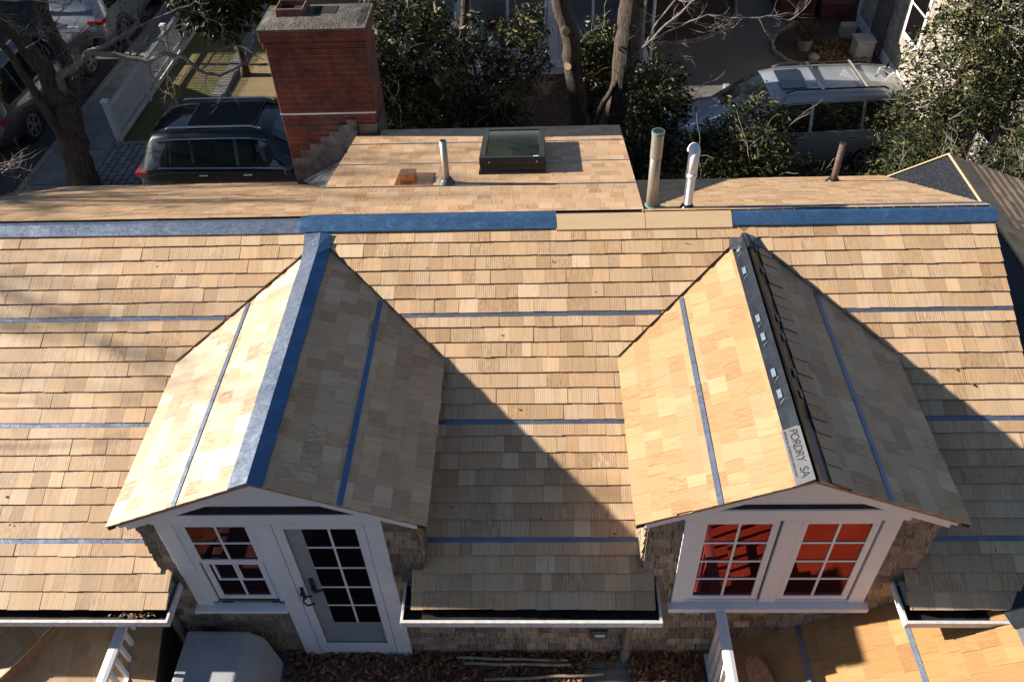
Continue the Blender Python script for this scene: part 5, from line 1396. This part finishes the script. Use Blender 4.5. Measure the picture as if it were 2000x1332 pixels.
    mb = MB(); mb.tube([(-h + .85, 0, topz), (-h + .75, 0, topz + .05), (-h + .70, 0, topz + .07)], [.03, .015, .004], 6); mb.build('antenna', paint, V)
    return V
vehicle('parked_car', 'glossy black SUV with chrome window line parked on the granite drive behind the roof', 'car', (-5.95, 15.75, G + .115), 0, M['paint_black'], 4.85, 1.95, 1.75, details=('rails', 'sunroof'))
vehicle('parked_car', 'large grey-brown SUV at the left edge with spoked wheels, nearest on the street', 'car', (-13.35, 20.0, G), pi / 2 - .02, M['paint_grey'], 5.4, 2.05, 1.9, details=('rails',))
vehicle('parked_car', 'silver SUV seen from behind with red tail lights at the top left of the street', 'car', (-12.95, 25.3, G), pi / 2 - .05, M['paint_silver'], 4.8, 1.9, 1.75)
vehicle('parked_minivan', 'silver-blue minivan with roof rack bars on the gravel behind the evergreens', 'minivan', (5.35, 16.9, G + .02), pi + .04, M['paint_white'], 5.15, 2.0, 1.75, 'van', details=('bars', 'small_sunroof'))

# ================================================================== NEIGHBOUR WITH PORCH
NH = thing('neighbour_house', 'white house with columned porch behind the evergreens at the top centre', 'house', (0, 21, G)); PZ = -10.08
mb = MB(); mb.box(-4.6, 2.82, 21.0, 24.2, G + .03, PZ); mb.box(-4.65, 2.87, 20.96, 24.2, PZ, PZ + .03); mb.build('porch_floor', M['whitewood'], NH, bevel=.004)
def column(x, w_=.13):
    mb = MB(); mb.box(x - w_, x + w_, 21.03, 21.03 + 2 * w_, PZ + .16, -7.2)
    for i, e in enumerate((.05, .035, .02)): mb.box(x - w_ - e, x + w_ + e, 21.03 - e, 21.03 + 2 * w_ + e, PZ + .03 + i * .05, PZ + .08 + i * .05)
    mb.build('column', M['whitewood'], NH, bevel=.004)
for x in (-4.4, -1.95, .33, 2.35): column(x)
for a, b in ((-4.25, -2.1), (-1.8, .18), (.48, 2.2)):
    mb = MB(); mb.box(a, b, 21.09, 21.15, PZ + .03, -9.48); mb.box(a, b, 21.05, 21.20, -9.48, -9.43)
    n = 3
    for i in range(n):
        x0, x1 = a + (b - a) * i / n + .10, a + (b - a) * (i + 1) / n - .10
        for bx in ((x0, x1, -9.62, -9.60), (x0, x1, -9.98, -9.96), (x0, x0 + .02, -9.96, -9.62), (x1 - .02, x1, -9.96, -9.62)): mb.box(bx[0], bx[1], 21.075, 21.09, bx[2], bx[3])
    mb.build('porch_panel', M['whitewood'], NH)
    mb = MB(); c_ = (a + b) / 2
    for x in (a + .03, c_, b - .03): mb.box(x - .03, x + .03, 21.10, 21.16, -9.43, -7.2)
    mb.build('screen_frame', M['whitewood'], NH)
mb = MB(); mb.box(-4.6, 2.6, 24.0, 24.1, G, -6.2); mb.build('wall', M['siding'], NH)
mb = MB(); mb.box(-4.75, 2.95, 20.85, 24.1, -7.2, -7.05); mb.prism([(-4.8, 20.7, -7.05), (-4.8, 28, -3.5), (-4.8, 28, -7.05)], (7.8, 0, 0)); mb.build('porch_roof', M['whitewood'], NH)
for x in (-3.2, -.6, 1.3):
    mb = MB(); mb.box(x - .5, x + .5, 23.96, 24.0, -9.4, -7.9); wn = mb.build('window', M['white'], NH); mb = MB(); mb.box(x - .42, x - .02, 23.95, 23.96, -9.32, -8.0); mb.box(x + .02, x + .42, 23.95, 23.96, -9.32, -8.0); mb.build('pane', M['plainglass'], wn)
mb = MB(); mb.box(2.60, 2.68, 21.1, 28, G, -4); mb.build('side_wall', M['siding'], NH)
mb = MB(); mb.tube([(2.86, 21.02, G), (2.86, 21.02, -7)], .04, 10); mb.build('downspout', M['whitewood'], NH)
def chair(x, y, label, cush, rz):
    V = local_thing('porch_chair', label, 'chair', (x, y, PZ + .03), rz, 'chairs on the porch')
    mb = MB(); mb.box(-.3, .3, -.28, .28, .36, .42); mb.build('seat', M['rim'], V); mb = MB()
    for q in range(6): mb.box(-.28 + q * .1, -.22 + q * .1, .26, .29, .42, .95)
    mb.build('backrest', M['rim'], V)
    for a, b in ((-1, -1), (-1, 1), (1, -1), (1, 1)): mb = MB(); mb.box(a * .27 - .02, a * .27 + .02, b * .25 - .02, b * .25 + .02, 0, .36); mb.build('leg', M['rim'], V)
    for a in (-1, 1): mb = MB(); mb.box(a * .29 - .03, a * .29 + .03, -.28, .27, .60, .63); mb.build('armrest', M['rim'], V)
    mb = MB(); mb.box(-.25, .25, -.24, .24, .43, .52); mb.build('cushion', M[cush], V, bevel=.03)
chair(-1.2, 22.6, 'pale metal chair with a plum cushion on the porch', 'cushion', .3)
chair(-.35, 22.7, 'pale metal chair with a pink cushion on the porch', 'pinkcushion', -.2)

# ================================================================== CREAM HOUSE, RIGHT
CH = thing('cream_house', 'cream shingled house with sunlit side wall and blue-grey base trim at the top right', 'house', (9, 16, G))
mb = MB(); mb.box(9.0, 16, 6, 23.8, G + .25, -5.2); mb.build('wall', M['creamshingle'], CH)
mb = MB(); mb.box(8.975, 16.0, 5.98, 23.82, G, G + .26); mb.box(8.96, 9.1, 23.70, 23.84, G + .26, -5.2); mb.box(8.95, 8.975, 6, 23.8, G + .26, G + .30); mb.build('base_trim', M['whitewood'], CH, bevel=.004)
mb = MB(); mb.prism([(8.7, 5.8, -5.2), (12.5, 5.8, -3.2), (16.3, 5.8, -5.2)], (0, 18.3, 0)); mb.build('roof', M['concrete'], CH)
for y in (20.0, 15.6, 11.5):
    mb = MB(); mb.box(8.965, 9.0, y - .55, y + .55, -9.2, -7.5); wn = mb.build('window', M['white'], CH); mb = MB(); mb.box(8.955, 8.965, y - .43, y + .43, -9.08, -8.4); mb.box(8.955, 8.965, y - .43, y + .43, -8.35, -7.62); mb.build('pane', M['plainglass'], wn)
TR = thing('garden_trellis', 'dark wire trellis leaning on the sunlit cream wall', 'trellis', (8.93, 22, G)); mb = MB()
for i in range(13): mb.tube([(8.92, 21.45 + i * .08, G + .1), (8.93, 21.45 + i * .08, G + 2.4)], .005 if 0 < i < 12 else .012, 4)
for i in range(29): mb.tube([(8.915, 21.45, G + .12 + i * .08), (8.915, 22.41, G + .12 + i * .08)], .005, 4)
mb.build('lattice', M['black'], TR)
AC = thing('utility_box', 'beige metal utility box at the foot of the cream wall', 'box', (8.5, 21.6, G)); mb = MB(); mb.box(8.25, 8.72, 21.35, 21.85, G, G + .52); mb.build('case', M['ac'], AC, bevel=.03); mb = MB(); mb.box(8.23, 8.74, 21.33, 21.87, G + .52, G + .56); mb.build('lid', M['ac'], AC, bevel=.01)
AC2 = thing('utility_box', 'smaller grey utility box further back along the cream wall', 'box', (8.4, 22.9, G)); mb = MB(); mb.box(8.3, 8.68, 22.8, 23.1, G, G + .35); mb.build('case', M['ac'], AC2, bevel=.02)
PT = thing('potted_shrub', 'clipped round shrub in a pale pot inside the stone edging', 'potted plant', (7.15, 22.2, G)); mb = MB()
mb.tube([(7.15, 22.2, G), (7.15, 22.2, G + .28), (7.15, 22.2, G + .30)], [.16, .22, .23], 16); mb.build('pot', M['rock'], PT); mb = MB(); r = random.Random(55)
for _ in range(260):
    v = Vector((r.gauss(0, 1), r.gauss(0, 1), r.gauss(0, 1))).normalized() * .26; blades(mb, r, (7.15 + v.x, 22.2 + v.y, G + .48 + v.z * .8), .05, 5, .03, 0 if r.random() < .6 else 1, -.3, .25)
mb.build('foliage', [M['holly'], M['holly2']], PT)
def stone(x, y, s_, label, seed):
    r = random.Random(seed); bm = bmesh.new(); bmesh.ops.create_icosphere(bm, subdivisions=2, radius=s_)
    for v in bm.verts: v.co *= 1 + r.uniform(-.14, .14); v.co.z *= .65
    me = bpy.data.meshes.new('garden_stone'); bm.to_mesh(me); bm.free(); me.materials.append(M['rock'])
    for p in me.polygons: p.use_smooth = True
    o = bpy.data.objects.new('garden_stone', me); C.objects.link(o); o.location = (x, y, G + s_ * .4); tag(o, label, 'stone', 'stones in the planting bed')
stone(7.25, 21.55, .16, 'larger pale stone in front of the potted shrub', 1); stone(7.35, 21.05, .13, 'smaller pale stone nearest the minivan roof', 2)
# low ground cover in the bed
mb = MB(); r = random.Random(77)
for _ in range(420):
    x, y = r.uniform(7.5, 8.6), r.uniform(20.6, 22.6); blades(mb, r, (x, y, G + .06), .07, 5, .05, 0 if r.random() < .35 else 1, -.6, .2)
o = mb.build('ground_cover', [M['holly2'], M['deadleaf2']]); tag(o, 'low reddish ground cover along the cream wall', 'ground cover', None, 'stuff')
mb = MB()
for _ in range(2600):
    x, y = r.uniform(-5, 3), r.uniform(15.5, 20.9); blades(mb, r, (x, y, G + .03), .045, 1, .01, 0 if r.random() < .6 else 1, -.1, .4)
o = mb.build('leaf_litter', [M['deadleaf'], M['deadleaf2']]); tag(o, 'scattered leaf litter on the dark mulch below the porch', 'leaves', None, 'stuff')
BX = thing('brick_garden_wall', 'low dark brick garden steps at the back between the drive and the cream house', 'wall', (7.3, 24.6, G)); mb = MB(); mb.box(6.9, 7.9, 24.2, 25.6, G, G + .7); mb.box(8.0, 8.9, 23.9, 25.6, G, G + .5); mb.build('brickwork', M['brick'], BX)

# ================================================================== ACROSS THE STREET (unseen house blocks added to shade the road, gap left for sun)
for x0, x1, y0, y1, h, lab in ((-36, -26, 17.2, 21.4, 14.5, 'unseen gabled house block added across the street to shade the road'), (-36, -26, 24.6, 48, 14.5, 'unseen long house block added across the street to shade its far part')):
    o_ = thing('shade_street_house', lab, 'house', (x0, y0, G)); mb = MB(); mb.box(x0, x1, y0, y1, G, G + h - 2); mb.build('wall', M['siding'], o_); mb = MB(); mb.prism([(x0 - .3, y0 - .3, G + h - 2), (x1 + .3, y0 - .3, G + h - 2), ((x0 + x1) / 2, y0 - .3, G + h + 1)], (0, y1 - y0 + .6, 0)); mb.build('roof', M['concrete'], o_)

mb = leafpile(46, lambda r: (lambda y: (r.uniform(-6, 4), y, .5 * y + RC + .034))(r.uniform(3.5, 6.2)), 66, (.008, .02))
o = mb.build('roof_debris', [M['deadleaf'], M['deadleaf2']]); tag(o, 'scattered bits of leaf and bark on the front roof slope', 'leaves', None, 'stuff')
# woods behind the viewpoint, seen only in the window panes and car paint
mb = MB(); r = random.Random(91)
bmw = bmesh.new(); bmesh.ops.create_icosphere(bmw, subdivisions=2, radius=1); bmw.verts.ensure_lookup_table()
ico_v = [v.co.copy() for v in bmw.verts]; ico_f = [[v.index for v in f.verts] for f in bmw.faces]; bmw.free()
for q in range(460):
    a = radians(r.uniform(190, 495)); d = r.uniform(34, 60); R_ = r.uniform(3, 5.5); cx_, cy_, cz_ = cos(a) * d * 1.15, sin(a) * d * 1.15 - 2, G + r.uniform(0, 11)
    k0 = len(mb.v)
    for v in ico_v:
        e = R_ * r.uniform(.75, 1.2); mb.v.append((cx_ + v.x * e, cy_ + v.y * e, cz_ + v.z * e))
    for f in ico_f: mb.f.append(tuple(k0 + i for i in f)); mb.m.append(0)
o = mb.build('woods', simple('winter_woods', (.055, .045, .035), .95, var=.6, scale=.4)); tag(o, 'wooded skyline all round the gardens', 'woods', None, 'stuff')
# ------------------------------------------------------------------ lift everything so the ground is z = 0
for o in bpy.data.objects:
    if o.parent is None and o is not camo and o is not so: o.location.z += ZO
